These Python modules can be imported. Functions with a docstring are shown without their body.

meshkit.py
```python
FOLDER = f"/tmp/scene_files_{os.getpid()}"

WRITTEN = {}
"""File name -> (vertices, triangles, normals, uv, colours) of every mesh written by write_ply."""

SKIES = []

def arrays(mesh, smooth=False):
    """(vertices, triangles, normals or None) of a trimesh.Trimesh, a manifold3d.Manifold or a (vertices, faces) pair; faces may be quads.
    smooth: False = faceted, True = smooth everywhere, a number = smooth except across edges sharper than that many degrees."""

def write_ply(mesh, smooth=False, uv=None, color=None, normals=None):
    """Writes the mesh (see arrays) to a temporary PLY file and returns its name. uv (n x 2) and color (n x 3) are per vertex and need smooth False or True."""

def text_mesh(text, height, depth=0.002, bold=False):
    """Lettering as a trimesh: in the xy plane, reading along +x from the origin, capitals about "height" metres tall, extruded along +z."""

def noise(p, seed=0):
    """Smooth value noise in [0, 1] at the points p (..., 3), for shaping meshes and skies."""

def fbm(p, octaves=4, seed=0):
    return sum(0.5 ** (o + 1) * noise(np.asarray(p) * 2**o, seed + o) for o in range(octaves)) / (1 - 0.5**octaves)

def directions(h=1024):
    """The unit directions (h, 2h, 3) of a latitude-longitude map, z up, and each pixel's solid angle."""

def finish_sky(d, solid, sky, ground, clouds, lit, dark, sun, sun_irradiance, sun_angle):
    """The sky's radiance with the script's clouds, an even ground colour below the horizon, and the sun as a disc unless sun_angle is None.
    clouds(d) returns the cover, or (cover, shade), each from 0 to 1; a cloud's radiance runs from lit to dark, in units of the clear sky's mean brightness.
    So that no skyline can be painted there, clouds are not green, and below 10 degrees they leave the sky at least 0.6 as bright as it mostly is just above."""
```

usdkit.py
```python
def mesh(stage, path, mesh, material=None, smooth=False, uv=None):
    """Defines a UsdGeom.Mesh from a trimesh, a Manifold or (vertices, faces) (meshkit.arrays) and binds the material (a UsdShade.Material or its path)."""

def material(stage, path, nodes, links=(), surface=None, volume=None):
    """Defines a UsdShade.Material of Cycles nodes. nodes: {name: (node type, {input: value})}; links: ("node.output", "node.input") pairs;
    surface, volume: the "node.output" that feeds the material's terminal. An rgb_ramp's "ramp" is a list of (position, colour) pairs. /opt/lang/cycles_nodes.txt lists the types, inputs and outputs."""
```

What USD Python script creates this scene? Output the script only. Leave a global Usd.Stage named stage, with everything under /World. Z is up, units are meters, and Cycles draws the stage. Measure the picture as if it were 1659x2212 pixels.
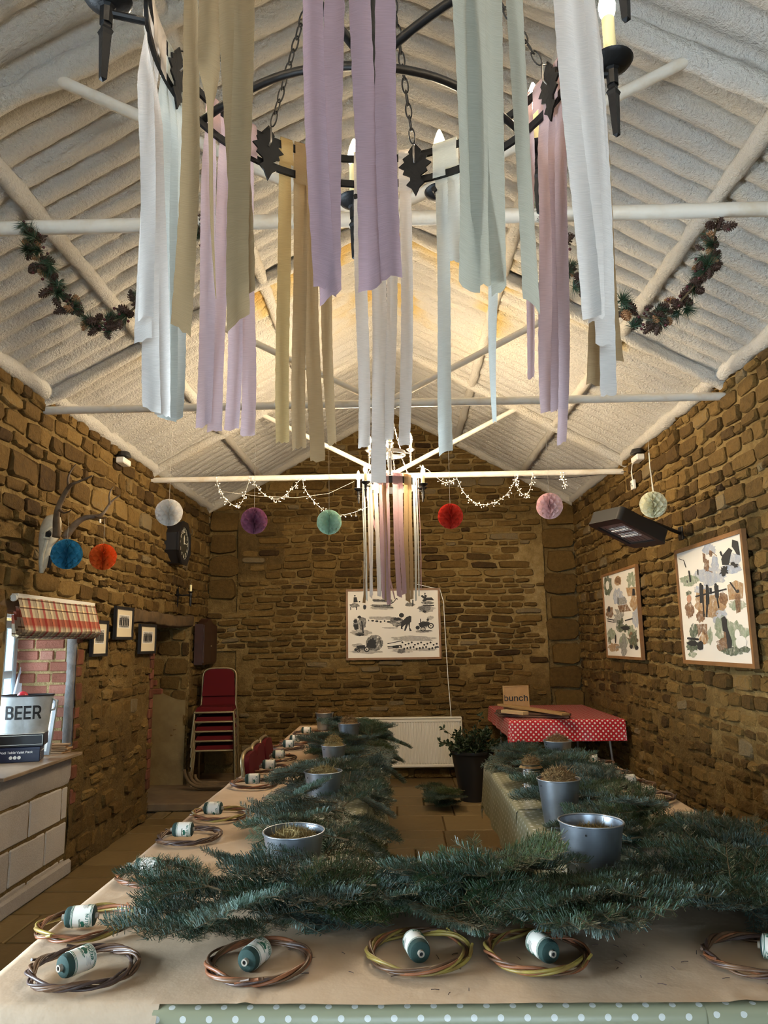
import math, random
import numpy as np, trimesh, usdkit, meshkit
from shapely.geometry import Polygon, Point, LineString, box as sbox
from shapely.ops import unary_union
from shapely import affinity
from pxr import Usd, UsdGeom, UsdLux, UsdShade, Gf, Sdf, Vt
PI = math.pi
R = random.Random(7)
RNG = np.random.RandomState(11)
stage = Usd.Stage.CreateInMemory()
UsdGeom.SetStageUpAxis(stage, UsdGeom.Tokens.z)
UsdGeom.SetStageMetersPerUnit(stage, 1.0)
UsdGeom.Xform.Define(stage, '/World')

# ------------------------------------------------------------------ camera (1659 x 2212, f = 1600 px, hand-held at 1.51 m)
FPX, EYE = 1600.0, np.array([0, 0, 1.51])
PITCH, YAW, ROLL = .1746, -.0196, -.0149
F_ = np.array([math.sin(YAW)*math.cos(PITCH), math.cos(YAW)*math.cos(PITCH), math.sin(PITCH)])
r0 = np.cross(F_, [0, 0, 1]); r0 /= np.linalg.norm(r0); u0 = np.cross(r0, F_)
RT_ = math.cos(ROLL)*r0 + math.sin(ROLL)*u0; UP_ = -math.sin(ROLL)*r0 + math.cos(ROLL)*u0
cam = UsdGeom.Camera.Define(stage, '/World/camera')
cam.CreateHorizontalApertureAttr(24.0); cam.CreateVerticalApertureAttr(32.0)
cam.CreateFocalLengthAttr(24.0*FPX/1659); cam.CreateClippingRangeAttr(Gf.Vec2f(.05, 100))
cam.CreateExposureAttr(1.66)
cam.AddTransformOp().Set(Gf.Matrix4d(*RT_, 0, *UP_, 0, *(-F_), 0, *EYE, 1))
def ray(x, y): return F_ + RT_*(x-829.5)/FPX - UP_*(y-1106)/FPX
def pX(x, y, X): d = ray(x, y); return EYE + d*(X/d[0])
def pY(x, y, Y): d = ray(x, y); return EYE + d*(Y/d[1])
def pZ(x, y, Z): d = ray(x, y); return EYE + d*((Z-EYE[2])/d[2])
def view_size(P, s):                                     # rough size in the picture, used only to rank pieces
    z = (np.asarray(P)-EYE) @ F_
    return s/max(z, .3) if z > .3 else 0

# ------------------------------------------------------------------ light: overcast daylight outside, warm candle bulbs inside
BULB = 38.0                                               # radiance of a lit candle bulb
BULB_TINT = (1.0, .80, .54)
dome = UsdLux.DomeLight.Define(stage, '/World/sky')
dome.CreateColorAttr(Gf.Vec3f(.62, .82, 1.0)); dome.CreateIntensityAttr(1.3)
def window_light(name, pos, rot, w, h, power, col=(.76, .89, 1.0)):
    l = UsdLux.RectLight.Define(stage, '/World/'+name)
    l.CreateWidthAttr(w); l.CreateHeightAttr(h); l.CreateIntensityAttr(power); l.CreateColorAttr(Gf.Vec3f(*col))
    l.AddTranslateOp().Set(Gf.Vec3d(*pos)); l.AddRotateXYZOp().Set(Gf.Vec3f(*rot))
window_light('daylight_rear_door', (.3, -3.32, 1.35), (90, 0, 0), 2.2, 1.9, .8)
window_light('daylight_side_window', (-2.98, 4.8, 1.25), (0, -90, 0), .95, .9, 6.5)
window_light('daylight_near_window', (-2.98, 1.45, 1.25), (0, -90, 0), .95, 1.5, 22.0)

# ------------------------------------------------------------------ room measures
XL, XR, YB, YN = -2.29, 2.10, 8.80, -3.2
RIDGE_X, RIDGE_Z, SLOPE = -.08, 4.40, .56
TRUSS_Y = (.40, 2.48, 4.60, 6.72)
def roof_z(x): return RIDGE_Z - SLOPE*abs(x-RIDGE_X)

# ------------------------------------------------------------------ helpers: prims
used = {}
def numbered(parent, name):
    k = (parent, name); n = used.get(k, 0); used[k] = n+1
    return f'{parent}/{name}' + (f'_{n:03d}' if n else '')
def meta(prim, label=None, cat=None, group=None, kind=None):
    for k, v in (('label', label), ('category', cat), ('group', group), ('kind', kind)):
        if v: prim.SetCustomDataByKey(k, v)
def thing(name, label, cat, loc=(0, 0, 0), rotz=0, group=None, kind=None, scale=None):
    x = UsdGeom.Xform.Define(stage, numbered('/World', name))
    x.AddTranslateOp().Set(Gf.Vec3d(*map(float, loc)))
    if rotz: x.AddRotateZOp().Set(float(math.degrees(rotz)))
    if scale: x.AddScaleOp().Set(Gf.Vec3f(*((scale,)*3 if np.ndim(scale) == 0 else scale)))
    meta(x.GetPrim(), label, cat, group, kind)
    return x.GetPrim()
def part(parent, name, mesh, mat, smooth=False, label=None, kind=None, uv=None, tone=None):
    path = numbered(str(parent.GetPath()) if parent else '/World', name)
    m = usdkit.mesh(stage, path, mesh, MAT[mat] if isinstance(mat, str) else mat, smooth=smooth, uv=uv)
    if tone is not None:
        n = len(m.GetPointsAttr().Get())
        UsdGeom.PrimvarsAPI(m).CreatePrimvar('tone', Sdf.ValueTypeNames.FloatArray, 'vertex').Set(Vt.FloatArray.FromNumpy(np.broadcast_to(np.asarray(tone, np.float32), (n,)).copy()))
    meta(m.GetPrim(), label, None, None, kind)
    return m.GetPrim()
def single(name, mesh, mat, label, cat, group=None, smooth=False, kind=None, uv=None, tone=None):
    p = part(None, name, mesh, mat, smooth, kind=kind, uv=uv, tone=tone); meta(p, label, cat, group); return p
def copy_of(src, label, loc, rot=(0, 0, 0), scale=1.0, group=None, cat=None):
    name = src.GetName().rstrip('0123456789').rstrip('_')
    x = UsdGeom.Xform.Define(stage, numbered('/World', name))
    p = x.GetPrim(); p.GetReferences().AddInternalReference(src.GetPath()); p.SetInstanceable(True)
    place(p, loc, rot, scale)
    meta(p, label, cat or src.GetCustomDataByKey('category'), group)
    return p
def place(p, loc, rot=(0, 0, 0), scale=1.0):
    x = UsdGeom.Xformable(p); x.ClearXformOpOrder()
    M = trimesh.transformations.euler_matrix(*rot, 'sxyz'); M[:3, :3] *= scale; M[:3, 3] = loc
    op = x.AddTransformOp(opSuffix='place'); op.Set(Gf.Matrix4d(*M.T.ravel().tolist()))
ORD = ['', 'second', 'third', 'fourth', 'fifth', 'sixth', 'seventh', 'eighth', 'ninth', 'tenth', 'eleventh', 'twelfth', 'thirteenth', 'fourteenth', 'fifteenth', 'sixteenth']

# ------------------------------------------------------------------ helpers: meshes (all return (vertices, faces) as arrays)
def cat(ms):
    vs, fs, o = [], [], 0
    for v, f in ms:
        v = np.asarray(v, float); f = np.asarray(f, int)
        if f.size and f.shape[1] == 4: f = np.vstack([f[:, [0, 1, 2]], f[:, [0, 2, 3]]])
        vs.append(v); fs.append(f+o); o += len(v)
    return np.vstack(vs), np.vstack(fs)
def tm(m): return np.array(m.vertices), np.array(m.faces)
def move(m, t=(0, 0, 0), rot=None, s=1.0):
    v = np.asarray(m[0])*s
    if rot is not None: v = v @ trimesh.transformations.euler_matrix(*rot, 'sxyz')[:3, :3].T
    return v+np.asarray(t), m[1]
def bx(size, c=(0, 0, 0)): return move(tm(trimesh.creation.box(size)), c)
def cbox(size, c=(0, 0, 0), b=.004):                     # box with chamfered edges
    h = np.array(size)/2; b = min(b, h.min()*.9); p = []
    for s in np.ndindex(2, 2, 2):
        s = np.array(s)*2-1
        for k in range(3):
            q = h-b; q[k] = h[k]; p.append(s*q)
    return move(tm(trimesh.convex.convex_hull(np.array(p))), c)
def bar(a, b, w, h, bev=.002):
    a, b = np.array(a, float), np.array(b, float); d = b-a; L = np.linalg.norm(d); d /= L
    up = np.array([0, 0, 1.0]) if abs(d[2]) < .95 else np.array([0, 1.0, 0])
    s = np.cross(d, up); s /= np.linalg.norm(s); u = np.cross(s, d)
    v, f = cbox((L, w, h), b=bev)
    return v @ np.array([d, -s, u]) + (a+b)/2, f
def tube(P, r, n=8, closed=False, caps=True):
    P = np.asarray(P, float); m = len(P); r = np.broadcast_to(np.asarray(r, float), (m,))
    T = np.roll(P, -1, 0)-np.roll(P, 1, 0)
    if not closed: T[0] = P[1]-P[0]; T[-1] = P[-1]-P[-2]
    T /= np.maximum(np.linalg.norm(T, axis=1, keepdims=True), 1e-9)
    a = np.array([0, 0, 1.0]) if abs(T[0][2]) < .9 else np.array([1.0, 0, 0])
    N = np.zeros_like(P); N[0] = np.cross(T[0], a); N[0] /= np.linalg.norm(N[0])
    for i in range(1, m):
        q = N[i-1]-T[i]*(N[i-1] @ T[i]); N[i] = q/max(np.linalg.norm(q), 1e-9)
    B = np.cross(T, N); ang = np.arange(n)*2*PI/n
    V = (P[:, None]+r[:, None, None]*(np.cos(ang)[None, :, None]*N[:, None]+np.sin(ang)[None, :, None]*B[:, None])).reshape(-1, 3)
    F = []
    for i in range(m if closed else m-1):
        j = (i+1) % m
        for k in range(n):
            l = (k+1) % n; F.append((i*n+k, i*n+l, j*n+l, j*n+k))
    F = np.array(F); F = np.vstack([F[:, [0, 1, 2]], F[:, [0, 2, 3]]])
    if caps and not closed:
        e = [(0, k+1, k) for k in range(1, n-1)] + [((m-1)*n, (m-1)*n+k, (m-1)*n+k+1) for k in range(1, n-1)]
        F = np.vstack([F, e])
    return V, F
def lathe(prof, n=24, cap=False):
    prof = np.array(prof, float); a = np.arange(n)*2*PI/n
    V = np.stack([prof[:, 0][:, None]*np.cos(a), prof[:, 0][:, None]*np.sin(a), np.repeat(prof[:, 1][:, None], n, 1)], -1).reshape(-1, 3)
    F = []
    for i in range(len(prof)-1):
        for k in range(n):
            l = (k+1) % n; F.append((i*n+k, i*n+l, (i+1)*n+l, (i+1)*n+k))
    F = np.array(F); return V, np.vstack([F[:, [0, 1, 2]], F[:, [0, 2, 3]]])
def grid(P):                                              # P: (a, b, 3)
    a, b = P.shape[:2]; i = np.arange(a*b).reshape(a, b)
    q = np.stack([i[:-1, :-1], i[1:, :-1], i[1:, 1:], i[:-1, 1:]], -1).reshape(-1, 4)
    return P.reshape(-1, 3), np.vstack([q[:, [0, 1, 2]], q[:, [0, 2, 3]]])
def extrude(poly, h):
    gs = [g for g in getattr(poly, 'geoms', [poly]) if g.geom_type == 'Polygon' and g.area > 1e-9]
    return cat([tm(trimesh.creation.extrude_polygon(g, h, engine='earcut')) for g in gs])
def text(s, h, d=.001, bold=True): return tm(meshkit.text_mesh(s, h, d, bold))
def frame_map(m, O, U, V, N):                             # local x, y, z -> world along U, V, N
    v = np.asarray(m[0]); return np.asarray(O)+v[:, :1]*np.asarray(U)+v[:, 1:2]*np.asarray(V)+v[:, 2:]*np.asarray(N), m[1]
def fbm(p, o=4, seed=0): return meshkit.fbm(np.asarray(p, float), o, seed)
def ball(r, c=(0, 0, 0), sub=2): return move(tm(trimesh.creation.icosphere(sub, r)), c)
def catenary(a, b, sag, n=24):
    a, b = np.array(a), np.array(b); t = np.linspace(0, 1, n)[:, None]
    return a+(b-a)*t-np.array([0, 0, 1.0])*sag*4*t*(1-t)

# ------------------------------------------------------------------ materials
MAT = {}
LOOKS = '/World/Looks'
UsdGeom.Scope.Define(stage, LOOKS)
def mat(name, base, rough=.6, metal=0., c2=None, nscale=8, bump=None, spec=.5, trans=0., coords='object', sheen=0., detail=4, lo=.35, hi=.65, emit=None, coat=0., extra=None):
    n = {'p': ('principled_bsdf', dict(base_color=base, roughness=rough, metallic=metal, specular_ior_level=spec, sheen_weight=sheen, coat_weight=coat))}
    if emit: n['p'][1].update(emission_color=emit[0], emission_strength=emit[1])
    L = []; src = 'tc.object' if coords == 'object' else 'g.position'
    if c2 is not None or bump:
        n['tc' if coords == 'object' else 'g'] = ('texture_coordinate' if coords == 'object' else 'geometry', {})
    if c2 is not None:
        n['n'] = ('noise_texture', dict(scale=nscale, detail=detail, roughness=.6)); n['r'] = ('rgb_ramp', {'ramp': [(lo, base), (hi, c2)]})
        L += [(src, 'n.vector'), ('n.fac', 'r.fac'), ('r.color', 'p.base_color')]
    if bump:
        n['nb'] = ('noise_texture', dict(scale=bump[0], detail=3, roughness=.6)); n['b'] = ('bump', dict(strength=bump[2] if len(bump) > 2 else .6, distance=bump[1]))
        L += [(src, 'nb.vector'), ('nb.fac', 'b.height'), ('b.normal', 'p.normal')]
    out = 'p.BSDF'
    if trans:
        n['t'] = ('translucent_bsdf', dict(color=base)); n['m'] = ('mix_closure', dict(fac=trans)); L += [('p.BSDF', 'm.closure1'), ('t.BSDF', 'm.closure2')]; out = 'm.closure'
        if c2 is not None: L.append(('r.color', 't.color'))
    MAT[name] = usdkit.material(stage, f'{LOOKS}/{name}', n, L, surface=out)
def wash(name, c1, c2, sc):
    MAT[name] = usdkit.material(stage, f'{LOOKS}/{name}', {'g': ('geometry', {}), 'n': ('noise_texture', dict(scale=sc, detail=5, roughness=.7)), 'r': ('rgb_ramp', {'ramp': [(.35, c1), (.65, c2)]}), 'n2': ('noise_texture', dict(scale=sc*.55, detail=6, roughness=.75)), 'k': ('map_range', dict(from_min=.34, from_max=.66, clamp=True)),
        'p': ('principled_bsdf', dict(roughness=.7)), 't': ('transparent_bsdf', {}), 'm': ('mix_closure', {})}, [('g.position', 'n.vector'), ('g.position', 'n2.vector'), ('n.fac', 'r.fac'), ('n2.fac', 'k.value'), ('k.result', 'm.fac'), ('r.color', 'p.base_color'), ('p.BSDF', 'm.closure1'), ('t.BSDF', 'm.closure2')], surface='m.closure')
def toned(name, ramp, rough=.85, nscale=14, bump=(60, .006, .8), amount=.45):   # colour from the per-piece 'tone' value plus grain
    n = {'g': ('geometry', {}), 'a': ('attribute', {'attribute': 'tone'}), 'n': ('noise_texture', dict(scale=nscale, detail=5, roughness=.65)),
         'm1': ('math', dict(math_type='multiply_add', value2=amount, value3=-amount/2)), 'm2': ('math', dict(math_type='add')), 'r': ('rgb_ramp', {'ramp': ramp}),
         'nb': ('noise_texture', dict(scale=bump[0], detail=4, roughness=.65)), 'b': ('bump', dict(strength=bump[2], distance=bump[1])),
         'p': ('principled_bsdf', dict(roughness=rough, specular_ior_level=.25))}
    MAT[name] = usdkit.material(stage, f'{LOOKS}/{name}', n, [('g.position', 'n.vector'), ('n.fac', 'm1.value1'), ('m1.value', 'm2.value1'), ('a.fac', 'm2.value2'), ('m2.value', 'r.fac'), ('r.color', 'p.base_color'),
                                 ('g.position', 'nb.vector'), ('nb.fac', 'b.height'), ('b.normal', 'p.normal')], surface='p.BSDF')
toned('ironstone', nscale=26, bump=(42, .013, 1.0), amount=.62, ramp=[(0, (.036, .018, .005)), (.3, (.080, .044, .010)), (.55, (.125, .071, .017)), (.8, (.185, .112, .032)), (1, (.165, .122, .063))])
toned('mortar', [(0, (.075, .044, .012)), (.4, (.145, .090, .027)), (.7, (.235, .156, .055)), (1, (.38, .275, .125))], nscale=11, bump=(34, .022, 1.0), amount=.85)
toned('red_brick', [(0, (.105, .038, .018)), (.3, (.20, .07, .04)), (.6, (.32, .12, .08)), (1, (.40, .22, .16))])
toned('concrete_block', [(0, (.30, .26, .225)), (.5, (.42, .375, .33)), (1, (.50, .46, .41))], bump=(90, .006, .9))
toned('flagstone', [(0, (.115, .076, .030)), (.5, (.175, .120, .050)), (1, (.23, .162, .073))], rough=.55, nscale=7, bump=(30, .004, .5))
toned('foam', [(0, (.60, .58, .545)), (.35, (.66, .615, .53)), (.62, (.66, .50, .22)), (1, (.60, .33, .055))], nscale=3.2, bump=(62, .030, 1.0), amount=.42)
toned('foam_beam', [(0, (.66, .64, .60)), (.5, (.65, .60, .51)), (1, (.50, .36, .17))], nscale=5, bump=(65, .028, 1.0), amount=.5)
mat('white_pipe', (.72, .68, .60), .45, c2=(.60, .50, .36), nscale=9, coords='pos', lo=.5, hi=.8)
mat('black_iron', (.012, .012, .013), .5, metal=.4, bump=(60, .002))
mat('bright_iron', (.22, .21, .2), .38, metal=.9)
mat('candle_sleeve', (.80, .72, .40), .6)
mat('bulb_lit', (1, .95, .85), .3, emit=(BULB_TINT, BULB)); mat('bulb_bright', (1, .95, .85), .3, emit=(BULB_TINT, BULB*10))
mat('bulb_glow', (1, .9, .75), .3, emit=((1, .85, .6), .5))
MAT['clear_glass'] = usdkit.material(stage, LOOKS+'/clear_glass', {'t': ('transparent_bsdf', {'color': (.97, .98, .98)}), 'g': ('glossy_bsdf', {'roughness': .03}), 'f': ('fresnel', {'IOR': 1.45}), 'm': ('mix_closure', {})},
    [('f.fac', 'm.fac'), ('t.BSDF', 'm.closure1'), ('g.BSDF', 'm.closure2')], surface='m.closure')
def crepe(name, col, tr=.38):
    n = {'tc': ('uvmap', {'attribute': 'st'}), 'mp': ('mapping', {'scale': (40, 900, 1)}), 'n': ('noise_texture', dict(scale=1.0, detail=2)), 'b': ('bump', dict(strength=.5, distance=.0012)),
         'r': ('rgb_ramp', {'ramp': [(.2, tuple(c*.86 for c in col)), (.8, tuple(min(1, c*1.1) for c in col))]}),
         'p': ('principled_bsdf', dict(roughness=.8, specular_ior_level=.2)), 't': ('translucent_bsdf', {}), 'm': ('mix_closure', dict(fac=tr))}
    MAT[name] = usdkit.material(stage, f'{LOOKS}/{name}', n, [('tc.UV', 'mp.vector'), ('mp.vector', 'n.vector'), ('n.fac', 'b.height'), ('n.fac', 'r.fac'), ('r.color', 'p.base_color'), ('r.color', 't.color'), ('b.normal', 'p.normal'), ('p.BSDF', 'm.closure1'), ('t.BSDF', 'm.closure2')], surface='m.closure')
crepe('crepe_lilac', (.44, .295, .315)); crepe('crepe_khaki', (.37, .255, .135)); crepe('crepe_gold', (.46, .33, .15)); crepe('crepe_sage', (.44, .41, .32))
crepe('crepe_white', (.69, .63, .575)); crepe('crepe_ice', (.58, .60, .56)); crepe('crepe_pink', (.58, .44, .46))
def dotted(name, base, dot, s, r, rough):
    n = {'uv': ('uvmap', {'attribute': 'st'}), 'mp': ('mapping', {'rotation': (0, 0, PI/4)}), 'v': ('voronoi_texture', dict(dimensions='2D', scale=1/s, randomness=0.0)),
         'l': ('math', dict(math_type='less_than', value2=r/s)), 'mx': ('mix_color', dict(a=base, b=dot)), 'p': ('principled_bsdf', dict(roughness=rough, specular_ior_level=.5)), 't': ('translucent_bsdf', {}), 'm': ('mix_closure', dict(fac=.12))}
    MAT[name] = usdkit.material(stage, f'{LOOKS}/{name}', n, [('uv.UV', 'mp.vector'), ('mp.vector', 'v.vector'), ('v.distance', 'l.value1'), ('l.value', 'mx.fac'), ('mx.result', 'p.base_color'), ('mx.result', 't.color'), ('p.BSDF', 'm.closure1'), ('t.BSDF', 'm.closure2')], surface='m.closure')
dotted('green_dot_cloth', (.355, .352, .225), (.74, .75, .70), .0396, .0069, .32)
dotted('red_dot_cloth', (.52, .018, .03), (.86, .78, .74), .0330, .0088, .3)
mat('brown_paper', (.48, .345, .225), .62, c2=(.54, .40, .275), nscale=5, bump=(26, .004, .35), coords='pos')
mat('zinc', (.36, .40, .45), .36, metal=.85, c2=(.27, .30, .34), nscale=9, spec=.5)
mat('tin', (.6, .6, .6), .22, metal=1.0)
mat('moss', (.20, .13, .045), .95, c2=(.30, .23, .09), nscale=30)
mat('moss_rust', (.17, .085, .03), .95, c2=(.25, .16, .06), nscale=30)
for nm, a, b in (('willow_brown', (.075, .035, .018), (.15, .075, .035)), ('willow_red', (.19, .065, .025), (.28, .10, .04)), ('willow_yellow', (.33, .25, .05), (.24, .15, .04)), ('willow_dark', (.045, .026, .022), (.10, .06, .05))):
    mat(nm, a, .45, c2=b, nscale=22)
mat('twine_green', (.018, .048, .040), .85, bump=(300, .001)); mat('label_paper', (.80, .76, .68), .6); mat('label_green', (.012, .12, .075), .6); mat('label_grey', (.45, .45, .42), .6)
mat('card_tube', (.34, .29, .23), .8); mat('hole_dark', (.012, .012, .012), .9)
def needles(name, top, under):
    n = {'g': ('geometry', {}), 'o': ('object_info', {}), 'h': ('hsv', {}), 'mr': ('map_range', dict(to_min=.72, to_max=1.3)), 'mx': ('mix_color', dict(a=top, b=under)), 'p': ('principled_bsdf', dict(roughness=.42, specular_ior_level=.5)), 't': ('translucent_bsdf', {}), 'm': ('mix_closure', dict(fac=.15))}
    MAT[name] = usdkit.material(stage, f'{LOOKS}/{name}', n, [('g.backfacing', 'mx.fac'), ('mx.result', 'h.color'), ('o.random', 'mr.value'), ('mr.result', 'h.value'), ('h.color', 'p.base_color'), ('h.color', 't.color'), ('p.BSDF', 'm.closure1'), ('t.BSDF', 'm.closure2')], surface='m.closure')
needles('needle_green', (.014, .040, .014), (.11, .165, .13)); needles('needle_blue', (.017, .044, .026), (.16, .225, .20)); needles('needle_olive', (.034, .058, .012), (.12, .16, .09))
mat('fir_stem', (.12, .085, .04), .85)
mat('white_enamel', (.72, .68, .58), .35); mat('white_plastic', (.78, .76, .70), .4)
mat('oak_frame', (.27, .13, .045), .5, c2=(.20, .095, .035), nscale=12); mat('black_frame', (.012, .012, .014), .45); mat('print_paper', (.78, .74, .66), .55); mat('mount_card', (.66, .57, .40), .7)
mat('ink_dark', (.025, .025, .026), .7); wash('ink_mid', (.08, .08, .078), (.34, .33, .31), 55); wash('ink_pale', (.40, .385, .36), (.62, .59, .54), 40)
wash('wash_blue', (.40, .46, .58), (.60, .63, .68), 24); wash('wash_green', (.24, .31, .19), (.48, .52, .40), 30); wash('wash_brown', (.16, .075, .04), (.40, .24, .13), 50)
wash('wash_ochre', (.42, .22, .085), (.58, .42, .24), 40); wash('wash_grey', (.26, .25, .23), (.52, .51, .47), 50); wash('wash_deepgreen', (.05, .075, .05), (.24, .28, .19), 45)
mat('wash_white', (.75, .73, .68), .7); mat('wash_skin', (.50, .28, .19), .7)
mat('dark_wood', (.035, .014, .009), .42, c2=(.055, .022, .014), nscale=10); mat('old_timber', (.14, .085, .035), .85, c2=(.08, .05, .022), nscale=9, bump=(25, .006)); mat('light_plank', (.40, .25, .10), .6, c2=(.32, .19, .075), nscale=8); mat('pale_plank', (.50, .36, .19), .6)
mat('sign_wood', (.36, .21, .085), .6, c2=(.30, .17, .065), nscale=14); mat('brown_plank', (.10, .048, .022), .55, c2=(.06, .03, .015), nscale=14)
mat('red_cloth', (.085, .003, .005), .85, spec=.2); mat('gold_tube', (.30, .23, .12), .38, metal=.6); mat('black_steel', (.013, .013, .014), .4, metal=.3); mat('grey_steel', (.45, .45, .46), .35, metal=.7)
mat('table_board', (.52, .50, .46), .5)
mat('black_plastic', (.012, .012, .013), .4); mat('bush_leaf', (.022, .042, .016), .5, trans=.15); mat('soil', (.03, .02, .013), .95)
mat('grey_render', (.13, .125, .12), .9, c2=(.20, .18, .165), nscale=14, bump=(50, .006), coords='pos'); mat('bone', (.66, .60, .46), .6, c2=(.50, .43, .30), nscale=16); mat('antler', (.085, .052, .03), .55, c2=(.20, .14, .085), nscale=14, bump=(40, .002)); mat('clear_string', (.62, .58, .48), .6)
for nm, c in (('white', (.90, .86, .80)), ('plum', (.36, .13, .22)), ('mint', (.56, .78, .62)), ('red', (.72, .05, .022)), ('pink', (.88, .60, .57)), ('cream', (.86, .81, .58)), ('blue', (.035, .24, .40)), ('orange', (.80, .13, .012))):
    mat('tissue_'+nm, c, .75, trans=.12)
mat('cone_dark', (.055, .026, .016), .7); mat('cone_tan', (.30, .15, .065), .7); mat('berry', (.07, .012, .016), .3); mat('garland_needle', (.024, .055, .026), .5)
mat('lime_plaster', (.22, .155, .062), .9, c2=(.16, .105, .04), nscale=5, bump=(30, .005), coords='pos')
mat('sill_board', (.30, .22, .15), .35, c2=(.20, .145, .095), nscale=5); mat('window_paint', (.50, .62, .68), .45); mat('grey_frame', (.26, .27, .28), .4, metal=.3)
mat('enamel_bucket', (.50, .53, .54), .4, c2=(.40, .42, .42), nscale=16, metal=.35); mat('navy_box', (.008, .014, .045), .35); mat('black_box', (.008, .008, .01), .35); mat('white_ink', (.85, .85, .85), .6); mat('print_black', (.01, .01, .012), .6)
mat('apple_red', (.55, .03, .05), .3); mat('coaster_wood', (.36, .22, .11), .6); mat('net_white', (.72, .76, .82), .8, trans=.5)
mat('heater_glow', (.30, .25, .24), .35, metal=.6); mat('heater_tube', (.88, .84, .82), .45); mat('clock_face', (.03, .033, .026), .35); mat('ivory', (.70, .68, .58), .5)
mat('dark_door', (.045, .03, .02), .6); mat('step_stone', (.12, .075, .035), .8, c2=(.17, .11, .05), nscale=6, bump=(25, .005), coords='pos')

# ------------------------------------------------------------------ masonry walls: a lumpy mortar bed with every stone its own piece
def stone_mesh(rng, u0, u1, v0, v1, proud, n=10):
    """A rough-hewn block: outline of n points, back in the mortar, rounded arris, lumpy face; local x, y, z = along, up, out."""
    cu, cv, a, b = (u0+u1)/2, (v0+v1)/2, (u1-u0)/2, (v1-v0)/2
    t = np.linspace(0, 2*PI, n, endpoint=False)+rng.uniform(-.16, .16, n)+.3
    e = rng.uniform(.28, .5)                               # superellipse: squarish with knocked-off corners
    c, s = np.cos(t), np.sin(t)
    x = np.sign(c)*np.abs(c)**e*a*(1+rng.uniform(-.13, .04, n)); y = np.sign(s)*np.abs(s)**e*b*(1+rng.uniform(-.18, .06, n))
    wx, wy = .026*(fbm(np.c_[(x+cu)*6, (y+cv)*6, np.full(n, 1.)], 2, 91)-.5), .030*(fbm(np.c_[(x+cu)*5, (y+cv)*5, np.full(n, 5.)], 2, 92)-.5)
    x, y = x+wx, y+wy; tx, ty = rng.uniform(-.09, .09, 2)
    k = max(.6, 1-.009/max(a, .01)), max(.55, 1-.009/max(b, .01))
    rings = [np.c_[x, y, np.full(n, -.03)], np.c_[x, y, proud*.45+rng.uniform(-.005, .003, n)], np.c_[x*k[0], y*k[1], proud+tx*x+ty*y+rng.uniform(-.005, .005, n)]]
    V = np.vstack(rings+[[[rng.uniform(-.3, .3)*a, rng.uniform(-.3, .3)*b, proud+rng.uniform(-.004, .007)]]])+[cu, cv, 0]
    F = []
    for r in range(2):
        for i in range(n):
            j = (i+1) % n; F += [(r*n+i, r*n+j, r*n+n+j), (r*n+i, r*n+n+j, r*n+n+i)]
    F += [(2*n+i, 2*n+(i+1) % n, 3*n) for i in range(n)]
    return V, np.array(F)
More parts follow.
